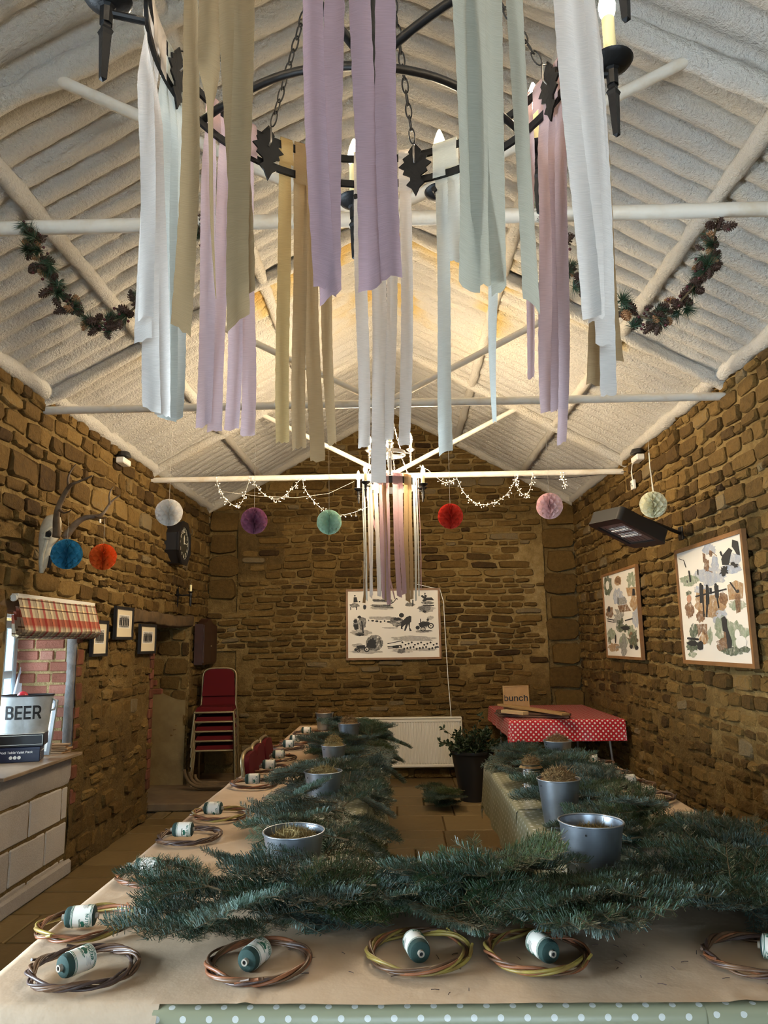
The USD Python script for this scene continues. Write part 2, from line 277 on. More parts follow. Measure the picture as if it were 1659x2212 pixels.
def masonry(wall, O, U, N, u_range, top, hole, seed, hgt=(.062, .115), ratio=(1.5, 3.6), smear=lambda u, v: 0., mseed=0, res=.045, first=.0, umin=None, special=()):
    rng = np.random.RandomState(seed); U, N = np.array(U, float), np.array(N, float); Z = np.array([0, 0, 1.0]); O = np.array(O, float)
    us = np.arange(u_range[0], u_range[1]+res, res); vmax = max(top(u) for u in us); vs = np.arange(0, vmax+res, res)
    gu, gv = np.meshgrid(us, vs, indexing='ij')
    sm = np.vectorize(smear)(gu, gv)
    P3 = np.stack([gu, gv, np.zeros_like(gu)], -1)
    d = (fbm(P3*9, 3, mseed)-.5)*.030-.006+sm*.026*(.25+.9*fbm(P3*3.1, 3, mseed+5))
    P = O+gu[..., None]*U+gv[..., None]*Z+d[..., None]*N
    v, f = grid(P); gu_, gv_ = gu.ravel(), gv.ravel()
    cu, cv = gu_[f].mean(1), gv_[f].mean(1)
    keep = np.array([not hole(a, b) and b < top(a) for a, b in zip(cu, cv)])
    fl = f[keep]
    if np.cross(U, Z) @ N < 0: fl = fl[:, ::-1]
    mtone = np.clip(.62+.3*(fbm(P3.reshape(-1, 3)*1.3, 3, mseed+9)-.5)*2-.42*np.clip(sm.ravel(), 0, 1), 0, 1)
    kept, inv = np.unique(fl, return_inverse=True)
    part(wall, 'mortar_bed', (v[kept], inv.reshape(-1, 3)), 'mortar', True, tone=mtone[kept])
    stones = []
    v0 = first
    while v0 < vmax:
        h = rng.uniform(*hgt)
        if rng.rand() < .08: h *= 1.35
        u = u_range[0]-rng.uniform(0, .2)
        while u < u_range[1]:
            L = min(h*rng.uniform(*ratio), .42); gap = rng.uniform(.007, .017)
            a, b = max(u+gap/2, u_range[0]+.004), min(u+L-gap/2, u_range[1]-.004)
            if b-a < .035: u += L; continue
            dv = .035*(fbm([[u*.9, v0*1.1, seed]], 2, 3)[0]-.5)*2+rng.uniform(-.006, .006)
            va, vb = v0+dv+.003, v0+dv+h-rng.uniform(.006, .014)
            cu, cv = (a+b)/2, (va+vb)/2
            u += L
            if any(hole(q, w) for q in (a, cu, b) for w in (va, vb)) or cv > top(cu)-.01 or va < -.02: continue
            if umin is not None and cu < umin: continue
            s = smear(cu, cv); proud = rng.uniform(.008, .030)+s*.013-max(0, s)*rng.uniform(0, .020)
            if rng.rand() < s*.22: continue
            tone = np.clip(rng.normal(.5, .17)+.25*(fbm([[cu*.8, cv*.8, 1]], 2, seed)[0]-.5), 0, 1)
            if rng.rand() < .025: tone = 1.0
            stones.append((stone_mesh(rng, a, b, va, vb, proud), tone, view_size(O+cu*U+cv*Z, math.sqrt((b-a)*(vb-va)))))
        v0 += h
    stones += [(m, t, 1e9) for m, t in special]
    stones.sort(key=lambda q: -q[2])
    flip = np.cross(U, Z) @ N < 0
    def world(m):
        v, f = frame_map(m, O, U, Z, N); return v, (f[:, ::-1] if flip else f)
    for m, t, _ in stones[:296]: part(wall, 'stone', world(m), 'ironstone', 35, tone=t)
    rest = stones[296:]
    if rest:
        part(wall, 'smaller_stones', cat([world(m) for m, _, _ in rest]), 'ironstone', False, kind='stuff', tone=np.concatenate([np.full(len(m[0]), t) for m, t, _ in rest]))
def bricks(parent, O, U, N, w, h, seed, mat_='red_brick', bl=.215, bh=.065, joint=.012, tone=(.35, .8), name='brick', stagger=True, proud=(.002, .010), row0=0., bed='mortar', bedtone=.9, bev=.006, drop=()):
    rng = np.random.RandomState(seed); U, N, O = np.array(U, float), np.array(N, float), np.array(O, float); Z = np.array([0, 0, 1.0])
    nu, nv = max(2, int(w/.05)), max(2, int(h/.05))
    gu, gv = np.meshgrid(np.linspace(0, w, nu), np.linspace(0, h, nv), indexing='ij')
    d = (fbm(np.stack([gu, gv, gu*0], -1)*14, 2, seed)-.5)*.012
    v, f = grid(O+gu[..., None]*U+gv[..., None]*Z+d[..., None]*N)
    if np.cross(U, Z) @ N < 0: f = f[:, ::-1]
    part(parent, 'mortar_bed', (v, f), bed, True, tone=bedtone)
    v0, r = row0, 0
    while v0 < h-.02:
        u = -(bl/2 if (r % 2 and stagger) else 0)-rng.uniform(0, .05)
        while u < w:
            L = bl*(rng.choice([1, .5], p=[.8, .2]) if bl < .3 else 1)
            a, b = max(u+joint/2, 0.002), min(u+L-joint/2, w-.002)
            if b-a > .03 and (r, round(u, 1)) not in drop:
                pr = rng.uniform(*proud); hh = min(bh, h-v0)
                m = cbox((b-a, hh*rng.uniform(.92, 1), .03), ((a+b)/2, v0+hh/2, pr-.015), bev)
                part(parent, name, frame_map(m, O, U, Z, N), mat_, False, tone=rng.uniform(*tone))
            u += L
        v0 += bh+joint; r += 1

# left wall (X = XL): u runs along +Y.  Window recess 4.33-5.26, doorway 6.90-8.10
WIN = (4.33, 5.26, .78, 1.72); WIN2 = (.65, 2.25, .78, 1.72); DOOR = (6.90, 8.12, .0, 1.72)
def hole_left(u, v):
    return (WIN[0]-.045 < u < WIN[1] and v < 1.72) or (WIN2[0] < u < WIN2[1] and .78 < v < 1.72) or (DOOR[0] < u < DOOR[1] and v < 1.72+.02*math.sin(u*9)) or (6.35 < u < 8.2 and 1.70 < v < 1.82)
def smear_left(u, v):
    s = 0
    if 5.2 < u < 6.95 and v < 1.5: s = .95-.35*max(0, v-1.1)/.4
    if v < .5: s = max(s, .7)
    if u > 8.1 and v < 1.6: s = max(s, .45)
    return s*float(.55+.9*fbm([[u*1.7, v*1.7, 4.]], 3, 8)[0])
eave = lambda u: 3.22
wl = thing('wall_left', 'rubble ironstone wall on the left with window recess and doorway', 'wall', kind='structure')
masonry(wl, (XL, 0, 0), (0, 1, 0), (1, 0, 0), (YN, YB+.02), eave, hole_left, 21, (.068, .135), (.9, 2.6), smear_left, 2, umin=2.9)
part(wl, 'wall_core', bx((.3, YB-YN, .95), (XL-.36, (YB+YN)/2, 2.65)), 'mortar', tone=.4)
for a_, b_, c_, d_ in ((YN, WIN2[0], -.3, 2.2), (WIN2[1], WIN[0], -.3, 2.2), (WIN2[0], WIN2[1], -.3, .78), (WIN2[0], WIN2[1], 1.72, 2.2), (WIN[1]+.02, DOOR[0]-.03, -.3, 2.2), (DOOR[1]+.02, YB+.2, -.3, 2.2), (WIN[0]-.1, WIN[1]+.1, -.3, .74), (WIN[0]-.1, WIN[1]+.1, 1.84, 2.2), (DOOR[0]-.1, DOOR[1]+.1, 1.77, 2.2)):
    part(wl, 'wall_core', bx((.5, b_-a_, d_-c_), (XL-.29, (a_+b_)/2, (c_+d_)/2)), 'mortar', tone=.4)
# window recess: red brick jamb, sill infill of concrete blocks
J = .46
bricks(wl, (XL-J, WIN[1], .80), (1, 0, 0), (0, -1, 0), J-.02, .92, 5, bh=.066, tone=(.35, .85), bedtone=1.0)
jz = np.linspace(.80, 1.64, 30)
part(wl, 'jamb_plaster', grid(np.stack([np.stack([np.full(30, XL-x_)+.010*(fbm(np.c_[jz*9, jz*0+x_*50, jz*0], 2, 7)-.5), np.full(30, WIN[1]-y_)-.006*fbm(np.c_[jz*14, jz*0+x_*90, jz*0], 2, 8), jz], -1) for x_, y_ in ((.060, .0), (.05, .010), (.03, .011), (.004, .010), (-.006, -.01))], 0)), 'grey_render', True)
part(wl, 'jamb_mortar', cbox((.07, .11, 1.0), (XL-.040, WIN[1]+.052, 1.25), .006), 'mortar', tone=.3)
part(wl, 'window_jamb', cbox((J+.02, .12, 1.02), (XL-J/2-.002, WIN[0]-.088, 1.24), .012), 'lime_plaster')
part(wl, 'window_head', cbox((J+.02, WIN[1]-WIN[0]+.3, .12), (XL-J/2-.005, (WIN[0]+WIN[1])/2, 1.78), .01), 'old_timber')
bricks(wl, (XL-.004, WIN[0]-.02, -.09), (0, 1, 0), (1, 0, 0), WIN[1]-WIN[0]+.02, .70, 9, 'concrete_block', .44, .215, .014, (.3, .8), 'concrete_block', bed='mortar', bedtone=.35, proud=(.004, .009), bev=.008)
vv = np.linspace(WIN[0]-.02, WIN[1], 28)
part(wl, 'concrete_cill', grid(np.stack([np.stack([np.full(28, XL+.002+.012*k), vv, .60+.17*t+.02*(fbm(np.c_[vv*6, vv*0+k, vv*0], 2, 3)-.5)*(t == 0)], -1) for k, t in ((0, 0), (.9, .25), (1, .8), (.6, 1))], 1)), 'concrete_block', True, tone=.22)
part(wl, 'block_joint', cbox((.06, .08, .76), (XL-.026, 5.285, .38), .01), 'mortar', tone=.2)
part(wl, 'plinth', cbox((.05, 1.0, .10), (XL+.005, 4.82, .05), .015), 'concrete_block', tone=.3)
for k, (yy, zz, hh) in enumerate([(5.30, .84, .06), (5.31, .93, .10), (5.295, 1.06, .08), (5.31, 1.20, .12), (5.30, 1.34, .07), (5.31, 1.44, .11), (5.295, 1.57, .07), (5.30, .66, .09), (5.31, .5, .1)]):
    part(wl, 'brick', cbox((.04, .075+.02*(k % 2), hh), (XL-.001, yy+.005, zz), .008), 'red_brick', tone=.02+.1*(k % 3))
for k in range(16):
    part(wl, 'brick', cbox((.05, .06+.03*(k % 2), .085), (XL+.001, 6.865-.012*(k % 2), .30+k*.087), .008), 'red_brick', tone=.0+.11*(k % 3))
# doorway: stone reveal on the far side with smooth plaster below, timber lintel above
D = .55
far = thing('door_1', 'dark plank door at the back of the stone doorway recess', 'door', kind='structure')
for k in range(6): part(far, 'door_plank', cbox((.03, .19, 1.66), (XL-D-.02, 7.0+.2*k, .9), .004), 'dark_door')
masonry(wl, (XL-D-.03, DOOR[1], 0), (1, 0, 0), (0, -1, 0), (0, D+.03), lambda u: 1.72, lambda u, v: False, 31, (.10, .17), (.9, 1.7), lambda u, v: .25 if v > .95 else 0.9, 6)
part(wl, 'plaster_patch', grid(np.stack([np.stack([np.full(12, XL-D+t*D*.97), np.full(12, DOOR[1]-.035), np.linspace(.05, .99+.05*math.sin(t*5), 12)], -1) for t in np.linspace(0, 1, 14)], 0)), 'lime_plaster', True)
for k, (q, zz) in enumerate([(.10, 1.05), (.16, 1.12), (.06, 1.2), (.22, 1.03), (.10, 1.30), (.05, 1.42)]):
    part(wl, 'brick', cbox((.12, .04, .06), (XL-D+q, DOOR[1]-.024, zz), .01), 'red_brick', tone=.3)
part(wl, 'door_reveal', bx((D, .05, 1.75), (XL-D/2-.012, DOOR[0]-.025, .87)), 'lime_plaster')
part(wl, 'recess_ceiling', bx((D, DOOR[1]-DOOR[0], .05), (XL-D/2-.03, 7.5, 1.745)), 'old_timber')
lv, lf = cbox((.10, 1.85, .125), (0, 0, 0), .02)
lt = grid(np.array([[(XL+x_, y_, z_+.012*math.sin(y_*4)) for y_ in np.linspace(6.34, 8.18, 40)] for x_, z_ in ((-.3, 1.70), (.006, 1.705), (.018, 1.725), (.020, 1.80), (.008, 1.822), (-.1, 1.825))]))
lt = (lt[0]+.022*(fbm(lt[0]*11, 3, 6)[:, None]-.5), lt[1])
part(wl, 'timber_lintel', lt, 'old_timber', True, label='weathered timber lintel over the doorway')
# right wall (X = XR): u along -Y so that the face looks left
wr = thing('wall_right', 'coursed ironstone wall on the right with smeared mortar low down', 'wall', kind='structure')
def smear_right(u, v):
    y = YB-u; s = .72 if v < 1.05 else (.72-(v-1.05)/.3*.7 if v < 1.35 else 0.)
    return max(0, s)*float(.45+1.0*fbm([[u*1.3, v*1.3, 2.]], 3, 18)[0])
masonry(wr, (XR, YB, 0), (0, -1, 0), (-1, 0, 0), (-.02, YB-YN), eave, lambda u, v: u > 6.6 and False, 41, (.06, .115), (1.1, 2.6), smear_right, 12)
part(wr, 'wall_core', bx((.3, YB-YN, 3.3), (XR+.2, (YB+YN)/2, 1.6)), 'mortar', tone=.4)
# back gable (Y = YB)
wb = thing('wall_back', 'coursed ironstone gable wall at the far end of the room', 'wall', kind='structure')
def smear_back(u, v):
    s = 0.75 if v < 1.0 else (.75-(v-1)*1.5 if v < 1.5 else 0)
    if u < .9 and 2.3 < v < 3.0: s = max(s, .9*(u > .2))
    return max(0, s)*float(.25+1.2*fbm([[u*1.5, v*1.5, 7.]], 3, 28)[0])
quoin = []
qr = np.random.RandomState(3)
for k, zz in enumerate(np.arange(.15, 3.0, .27)):
    w_ = (.34, .40)[k % 2]; quoin.append((stone_mesh(qr, XR-XL-w_-.01, XR-XL-.004, zz, zz+.262, .020), .30+.25*qr.rand()))
    w_ = (.38, .34)[k % 2]
    if zz > 1.9 or zz < 1.2: quoin.append((stone_mesh(qr, .005, w_, zz, zz+.258, .020), .30+.25*qr.rand()))
masonry(wb, (XL, YB, 0), (1, 0, 0), (0, -1, 0), (0, XR-XL), lambda u: roof_z(XL+u)+.02, lambda u, v: (u > XR-XL-.38 and v < 3.1) or (u < .36 and (v < 1.45 or 1.9 < v < 3.1)), 51, (.058, .10), (1.8, 4.2), smear_back, 22, special=quoin)
part(wb, 'wall_core', frame_map(extrude(Polygon([(XL-.3, -.3), (XR+.3, -.3), (XR+.3, 3.2), (RIDGE_X, RIDGE_Z+.1), (XL-.3, 3.2)]), .2), (0, YB+.24, 0), (1, 0, 0), (0, 0, 1), (0, -1, 0)), 'mortar', tone=.45)
# wall behind the camera: limewashed, with a wide glazed door that lets the daylight in
wf = thing('wall_front', 'plain end wall behind the viewer around a glazed double door', 'wall', kind='structure')
gable = Polygon([(XL-.3, 0), (XR+.3, 0), (XR+.3, 3.2), (RIDGE_X, RIDGE_Z+.1), (XL-.3, 3.2)]).difference(sbox(-.85, .1, 1.45, 2.35))
part(wf, 'wall_face', frame_map(extrude(gable, .2), (0, YN-.2, 0), (1, 0, 0), (0, 0, 1), (0, 1, 0)), 'lime_plaster')
d2 = thing('door_2', 'glazed double door behind the viewer', 'door', kind='structure')
for k in range(5): part(d2, 'door_stile', cbox((.06, .05, 2.25), (-.85+.575*k, YN-.06, 1.22), .005), 'window_paint')
for z_ in (.14, 1.1, 2.3): part(d2, 'door_rail', cbox((2.3, .045, .07), (.3, YN-.06, z_), .005), 'window_paint')
part(d2, 'door_glass', bx((2.2, .006, 2.15), (.3, YN-.06, 1.22)), 'clear_glass')

# ------------------------------------------------------------------ floor of sandstone flags
fl = thing('floor', 'worn tan sandstone flagstone floor', 'floor', kind='structure')
part(fl, 'joint_bed', bx((XR-XL+.6, YB-YN, .05), ((XL+XR)/2-.1, (YB+YN)/2, -.037)), 'mortar', tone=.12)
part(fl, 'sub_floor', bx((XR-XL+1.8, YB-YN+.8, .2), ((XL+XR)/2-.3, (YB+YN)/2, -.17)), 'mortar', tone=.12)
rng = np.random.RandomState(77); y = 1.4; row = 0
while y < YB-.05:
    h = rng.uniform(.30, .56); h = min(h, YB-y); x = XL-rng.uniform(0, .4)
    while x < XR:
        w = rng.uniform(.32, .85); a, b = max(x, XL)+.006, min(x+w, XR)-.006
        split = rng.rand() < .25 and h > .42
        if b-a > .06:
            for (ya, yb) in (((y, y+h*.5), (y+h*.5, y+h)) if split else ((y, y+h),)):
                part(fl, 'flagstone', cbox((b-a, yb-ya-.012, .03), ((a+b)/2, (ya+yb)/2, -.015+rng.uniform(-.002, .002)), .006), 'flagstone', tone=float(np.clip(rng.normal(.5, .2), 0, 1)))
        x += w
    y += h
part(fl, 'floor_slab', bx((XR-XL, 1.4-YN, .03), ((XL+XR)/2, (1.4+YN)/2, -.016)), 'flagstone', tone=.5)
part(fl, 'stone_step', cbox((1.25, 1.62, .075), (XL-.55+.62, 7.98, .0375), .012), 'step_stone', label='low dark stone step at the doorway')

# ------------------------------------------------------------------ ceiling: corrugated sheets under sprayed foam, with foam-covered purlins and rafters
ce = thing('ceiling', 'pitched corrugated roof sprayed with lumpy cream insulating foam', 'ceiling', kind='structure')
def stain_at(P):
    x, y, z = P[:, 0], P[:, 1], P[:, 2]
    n = fbm(np.c_[x*1.6, y*1.1, z], 4, 3); off = np.abs(x-RIDGE_X)
    s = .10+.25*(n-.5)
    bay = np.clip(1-np.abs(y-5.2)/1.3, 0, 1)*np.clip(1.15-off*.75, 0, 1)
    s += bay*np.clip((fbm(np.c_[x*2.3, y*2.3, z], 4, 13)-.43)*4.6, 0, .95)
    for t in TRUSS_Y: s += .30*np.exp(-((y-t-.16)/.10)**2)*np.clip((fbm(np.c_[x*3, y*3, z], 3, 23)-.35)*3, 0, 1)
    for o_ in (.80, 1.56): s += .30*np.exp(-((off-o_-.06)/.05)**2)*np.clip((fbm(np.c_[x*4, y*4, z], 3, 33)-.42)*4, 0, 1)
    return np.clip(s, 0, 1)
ys = np.arange(YN, YB+.1, .0165)
for sgn in (-1, 1):
    ss = np.linspace(0, 2.55, 76)                          # distance from ridge, horizontal
    Y_, S_ = np.meshgrid(ys, ss, indexing='ij')
    lump = (fbm(np.stack([Y_*5, S_*5, S_*0+sgn], -1), 3, 5+sgn)-.5)*.024+(fbm(np.stack([Y_*22, S_*22, S_*0+sgn], -1), 2, 15)-.5)*.010
    amp = .024*(.65+.9*fbm(np.stack([Y_*.6, S_*.9, S_*0+sgn], -1), 2, 9))
    d = amp*(1.9*np.sqrt(np.abs(np.cos(PI*(Y_+.02*np.sin(S_*2))/.146)))-1.2)+lump
    nrm = np.array([-sgn*SLOPE, 0, -1.0]); nrm /= np.linalg.norm(nrm)
    P = np.stack([RIDGE_X+sgn*S_, Y_, RIDGE_Z-SLOPE*np.sqrt(S_**2+.012)], -1)+d[..., None]*nrm
    v, f = grid(P); f = f if sgn < 0 else f[:, ::-1]
    part(ce, 'roof_slope', (v, f[:, ::-1]), 'foam', True, tone=stain_at(v))
def foam_tube(P, r, seed, flat=1.0):
    v, f = tube(P, r, 12, caps=False)
    c = np.repeat(np.asarray(P), 12, 0); dirn = v-c; L = np.linalg.norm(dirn, axis=1, keepdims=True)
    return c+dirn*(1+.8*(fbm(v*7, 3, seed)-.5)[:, None]+.45*(fbm(v*24, 2, seed+1)-.5)[:, None]), f
for sgn in (-1, 1):
    for o_ in (.80, 1.56):
        yy = np.arange(.2, YB+.05, .06); x = RIDGE_X+sgn*o_
        m = foam_tube(np.c_[np.full_like(yy, x), yy, np.full_like(yy, roof_z(x)-.045)], .038, int(40+o_*10+sgn))
        part(ce, 'purlin', m, 'foam_beam', True, tone=np.clip(.25+1.2*(fbm(m[0]*3, 3, 4)-.45), 0, 1))
yy = np.arange(.2, YB+.05, .06)
m = foam_tube(np.c_[np.full_like(yy, RIDGE_X), yy, np.full_like(yy, RIDGE_Z-.075)], .05, 50)
part(ce, 'ridge_beam', m, 'foam_beam', True, tone=np.clip(.2+.8*(fbm(m[0]*3, 3, 4)-.45), 0, 1))
for t in TRUSS_Y:
    for sgn in (-1, 1):
        q = np.linspace(0, 2.35, 44); x = RIDGE_X+sgn*q
        m = foam_tube(np.c_[x, np.full_like(q, t), RIDGE_Z-SLOPE*q-.048], .048, int(t*7+sgn+60))
        part(ce, 'rafter', m, 'foam_beam', True, tone=np.clip(.22+1.0*(fbm(m[0]*3, 3, 5)-.45), 0, 1))
# foam fillet where the roof meets the gable and the wall heads
for sgn in (-1, 1):
    q = np.linspace(0, 2.3, 40); x = RIDGE_X+sgn*q
    part(ce, 'foam_edge', foam_tube(np.c_[x, np.full_like(q, YB-.02), RIDGE_Z-SLOPE*q-.03], .055, 80+sgn), 'foam_beam', True, tone=.45)
    yy = np.arange(YN, YB, .08); x = XL if sgn < 0 else XR
    part(ce, 'foam_edge', foam_tube(np.c_[np.full_like(yy, x-.01*sgn), yy, np.full_like(yy, roof_z(x)-.01)], .05, 90+sgn), 'foam_beam', True, tone=.15)
# steel trusses: tie bar and two raking braces
TIE_Z = 3.035
WHERE = ['directly above the viewer', 'nearest', 'middle', 'farthest']
for k, t in enumerate(TRUSS_Y):
    tr = thing('roof_truss', f'cream painted steel pipe tie bar with two raking braces, {WHERE[k]} roof truss', 'truss')
    part(tr, 'tie_bar', tube([(XL-.02, t, TIE_Z), (XR+.02, t, TIE_Z)], .0265, 14), 'white_pipe', True)
    for sgn in (-1, 1):
        part(tr, 'raking_brace', tube([(RIDGE_X+sgn*.06, t, TIE_Z+.03), (RIDGE_X+sgn*1.24, t, roof_z(RIDGE_X+1.24)-.03)], .0225, 12), 'white_pipe', True)
    part(tr, 'gusset_plate', cbox((.16, .012, .09), (RIDGE_X, t, TIE_Z+.01), .003), 'white_pipe')

# ------------------------------------------------------------------ chandeliers
def chain_pts(a, b, pitch):
    a, b = np.array(a, float), np.array(b, float); n = max(2, int(np.linalg.norm(b-a)/pitch)); return a, b, n
def link(c, d, L, r, w, turn):
    d = np.asarray(d)/np.linalg.norm(d); s = np.cross(d, [.3, .9, .2]); s /= np.linalg.norm(s); q = np.cross(d, s)
    s = math.cos(turn)*s+math.sin(turn)*q; t = np.arange(14)*2*PI/14
    return tube(np.asarray(c)+np.cos(t)[:, None]*d*L/2+np.sin(t)[:, None]*s*w/2, r, 6, closed=True)
def chain(a, b, pitch=.026, r=.0019, w=.014):
    a, b, n = chain_pts(a, b, pitch); d = b-a
    return [link(a+d*(i+.5)/n, d, np.linalg.norm(d)/n*1.28, r, w, PI/2*(i % 2)) for i in range(n)]
def ring_band(R_, z, h, th, n=96):
    p = [(R_-th/2, z-h/2), (R_+th/2, z-h/2), (R_+th/2, z+h/2), (R_-th/2, z+h/2), (R_-th/2, z-h/2)]
    return lathe(p, n)
def bulb_mesh(h=.075, r=.0165):
    return lathe([(.0005, h), (.003, h*.97), (.007, h*.84), (.0125, h*.62), (r, h*.36), (r*.9, h*.14), (.010, 0), (.0005, 0)], 16)
PLATE = Polygon([(0, .058), (.016, .036), (.013, .030), (.030, .020), (.026, .010), (.040, 0), (.026, -.010), (.030, -.020), (.013, -.030), (.012, -.040), (.022, -.050), (.010, -.060), (0, -.082),
                 (-.010, -.060), (-.022, -.050), (-.012, -.040), (-.013, -.030), (-.030, -.020), (-.026, -.010), (-.040, 0), (-.026, .010), (-.030, .020), (-.013, .030), (-.016, .036)])
def candle_cup(parent, Rr, ang, z, iron, out=.062, lit='bulb_lit', candle=.105, drop=.11, k=1.0):
    """arm from the ring, drip dish with a square spike below, candle sleeve with a bulb; arm > dish, spike, sleeve, bulb"""
    c, s = math.cos(ang), math.sin(ang); X = (Rr+out)*c, (Rr+out)*s
    arm = part(parent, 'candle_arm', cat([tube([(Rr*c, Rr*s, z-.018), (X[0], X[1], z-.018)], .0065*k, 8), lathe_at([(.0005, -.04*k), (.011*k, -.04*k), (.012*k, -.012*k), (.016*k, -.008*k), (.0005, -.004*k)], X, z, 8)]), iron, 30)
    part(arm, 'drip_dish', lathe_at([(.0005, -.008), (.020*k, -.006), (.036*k, .004), (.041*k, .011), (.0395*k, .0125), (.030*k, .004), (.0005, .001)], X, z, 24), iron, True)
    part(arm, 'spike', lathe_at([(.0005, -.04-drop*k), (.007*k, -.035-drop*k), (.011*k, -.062*k), (.014*k, -.055*k), (.009*k, -.047*k), (.009*k, -.03*k), (.0005, -.03*k)], X, z, 4), iron)
    part(arm, 'candle_sleeve', lathe_at([(.0005, .0), (.0118, .0), (.0118, candle), (.009, candle+.003), (.0005, candle+.003)], X, z, 18), 'candle_sleeve', 40)
    part(arm, 'bulb', move(bulb_mesh(), (X[0], X[1], z+candle+.002)), lit, True)
def lathe_at(prof, X, z, n): return move(lathe(prof, n), (X[0], X[1], z))
CH1 = (-.039, 1.221); R1, ZU, ZL = .40, 2.664, 2.598
ch1 = thing('chandelier', 'large black iron ring chandelier overhead, draped with long crepe streamers', 'chandelier', (CH1[0], CH1[1], 0))
part(ch1, 'upper_rail', ring_band(R1, ZU, .016, .007), 'black_iron', 30); part(ch1, 'lower_rail', ring_band(R1, ZL, .016, .007), 'black_iron', 30)
PL1 = [20, 76, 129, 170, 215, 262, 300, 340]
for a in PL1:
    a = math.radians(a); c, s = math.cos(a), math.sin(a)
    pl = part(ch1, 'ornamental_plate', frame_map(extrude(PLATE, .004), ((R1-.010)*c, (R1-.010)*s, (ZU+ZL)/2), (-s, c, 0), (0, 0, 1), (-c, -s, 0)), 'black_iron')
    part(pl, 'hook', tube([((R1-.016)*c, (R1-.016)*s, ZU-.03), ((R1-.026)*c, (R1-.026)*s, ZU-.022), ((R1-.026)*c, (R1-.026)*s, ZU+.012), ((R1-.016)*c, (R1-.016)*s, ZU+.016)], .0022, 6), 'bright_iron', True)
for a in (4, 38, 70, 97, 160, 198, 232, 262, 295, 330): candle_cup(ch1, R1, math.radians(a), 2.585, 'black_iron')
for a in (37, 154, 228, 332):
    a = math.radians(a); t = np.linspace(.02, 1, 14); rr = R1*t
    part(ch1, 'spoke', tube(np.c_[rr*math.cos(a), rr*math.sin(a), 2.575+.05*np.sin(t*PI*.9)+.02*t], .0085, 8), 'black_iron', True)
part(ch1, 'centre_pole', lathe([(.0005, 2.49), (.012, 2.495), (.017, 2.51), (.012, 2.528), (.02, 2.54), (.024, 2.56), (.024, 2.62), (.014, 2.64), (.013, 3.18), (.02, 3.2), (.0005, 3.22)], 18), 'black_iron', 35)
for a in (76, 129, 170, 262, 340, 20):
    a = math.radians(a)
    for m in chain(((R1-.03)*math.cos(a), (R1-.03)*math.sin(a), ZU+.015), (.02*math.cos(a), .02*math.sin(a), 3.17)): part(ch1, 'chain_link', m, 'black_iron', True)
part(ch1, 'hanging_chain', cat(chain((0, 0, 3.2), (0, 0, roof_z(CH1[0])-.12), .04, .003, .02)), 'black_iron', True)

CH2 = (-.055, 5.40); R2, Z2U, Z2L = .205, 2.690, 2.640
ch2 = thing('chandelier', 'smaller two-tier iron chandelier with lit candle bulbs hanging at mid room', 'chandelier', (CH2[0], CH2[1], 0))
part(ch2, 'ring_band', ring_band(R2, (Z2U+Z2L)/2, .052, .006, 64), 'black_iron', 30)
for a in (15, 75, 135, 165, 225, 345): candle_cup(ch2, R2, math.radians(a), 2.645, 'black_iron', .045, 'bulb_bright', drop=.075, candle=.075, k=.85)
part(ch2, 'upper_ring', ring_band(.115, 2.905, .028, .005, 48), 'bright_iron', 30)
for a in (12, 95, 168, 270): candle_cup(ch2, .115, math.radians(a), 2.935, 'bright_iron', .045, 'bulb_bright', drop=.075, candle=.06, k=.8)
part(ch2, 'centre_rod', lathe([(.0005, 2.74), (.012, 2.745), (.015, 2.79), (.012, 2.84), (.013, 3.0), (.0005, 3.01)], 10), 'black_iron', 35)
for k in range(3): part(ch2, 'upper_spoke', tube([(0, 0, 2.90), (.115*math.cos(k*2.1+.5), .115*math.sin(k*2.1+.5), 2.905)], .005, 6), 'black_iron', True)
for k, a in enumerate((40, 160, 280)):
    a = math.radians(a)
    part(ch2, 'lower_chain', cat(chain((R2*math.cos(a), R2*math.sin(a), Z2U+.02), (.115*math.cos(a), .115*math.sin(a), 2.895), .018, .0014, .010)), 'bright_iron', True)
    part(ch2, 'upper_chain', cat(chain((.115*math.cos(a), .115*math.sin(a), 2.92), (0, 0, 3.26), .018, .0014, .010)), 'bright_iron', True)
part(ch2, 'hanging_chain', cat(chain((0, 0, 3.0), (0, 0, roof_z(CH2[0])-.12), .024, .002, .013)), 'black_iron', True)

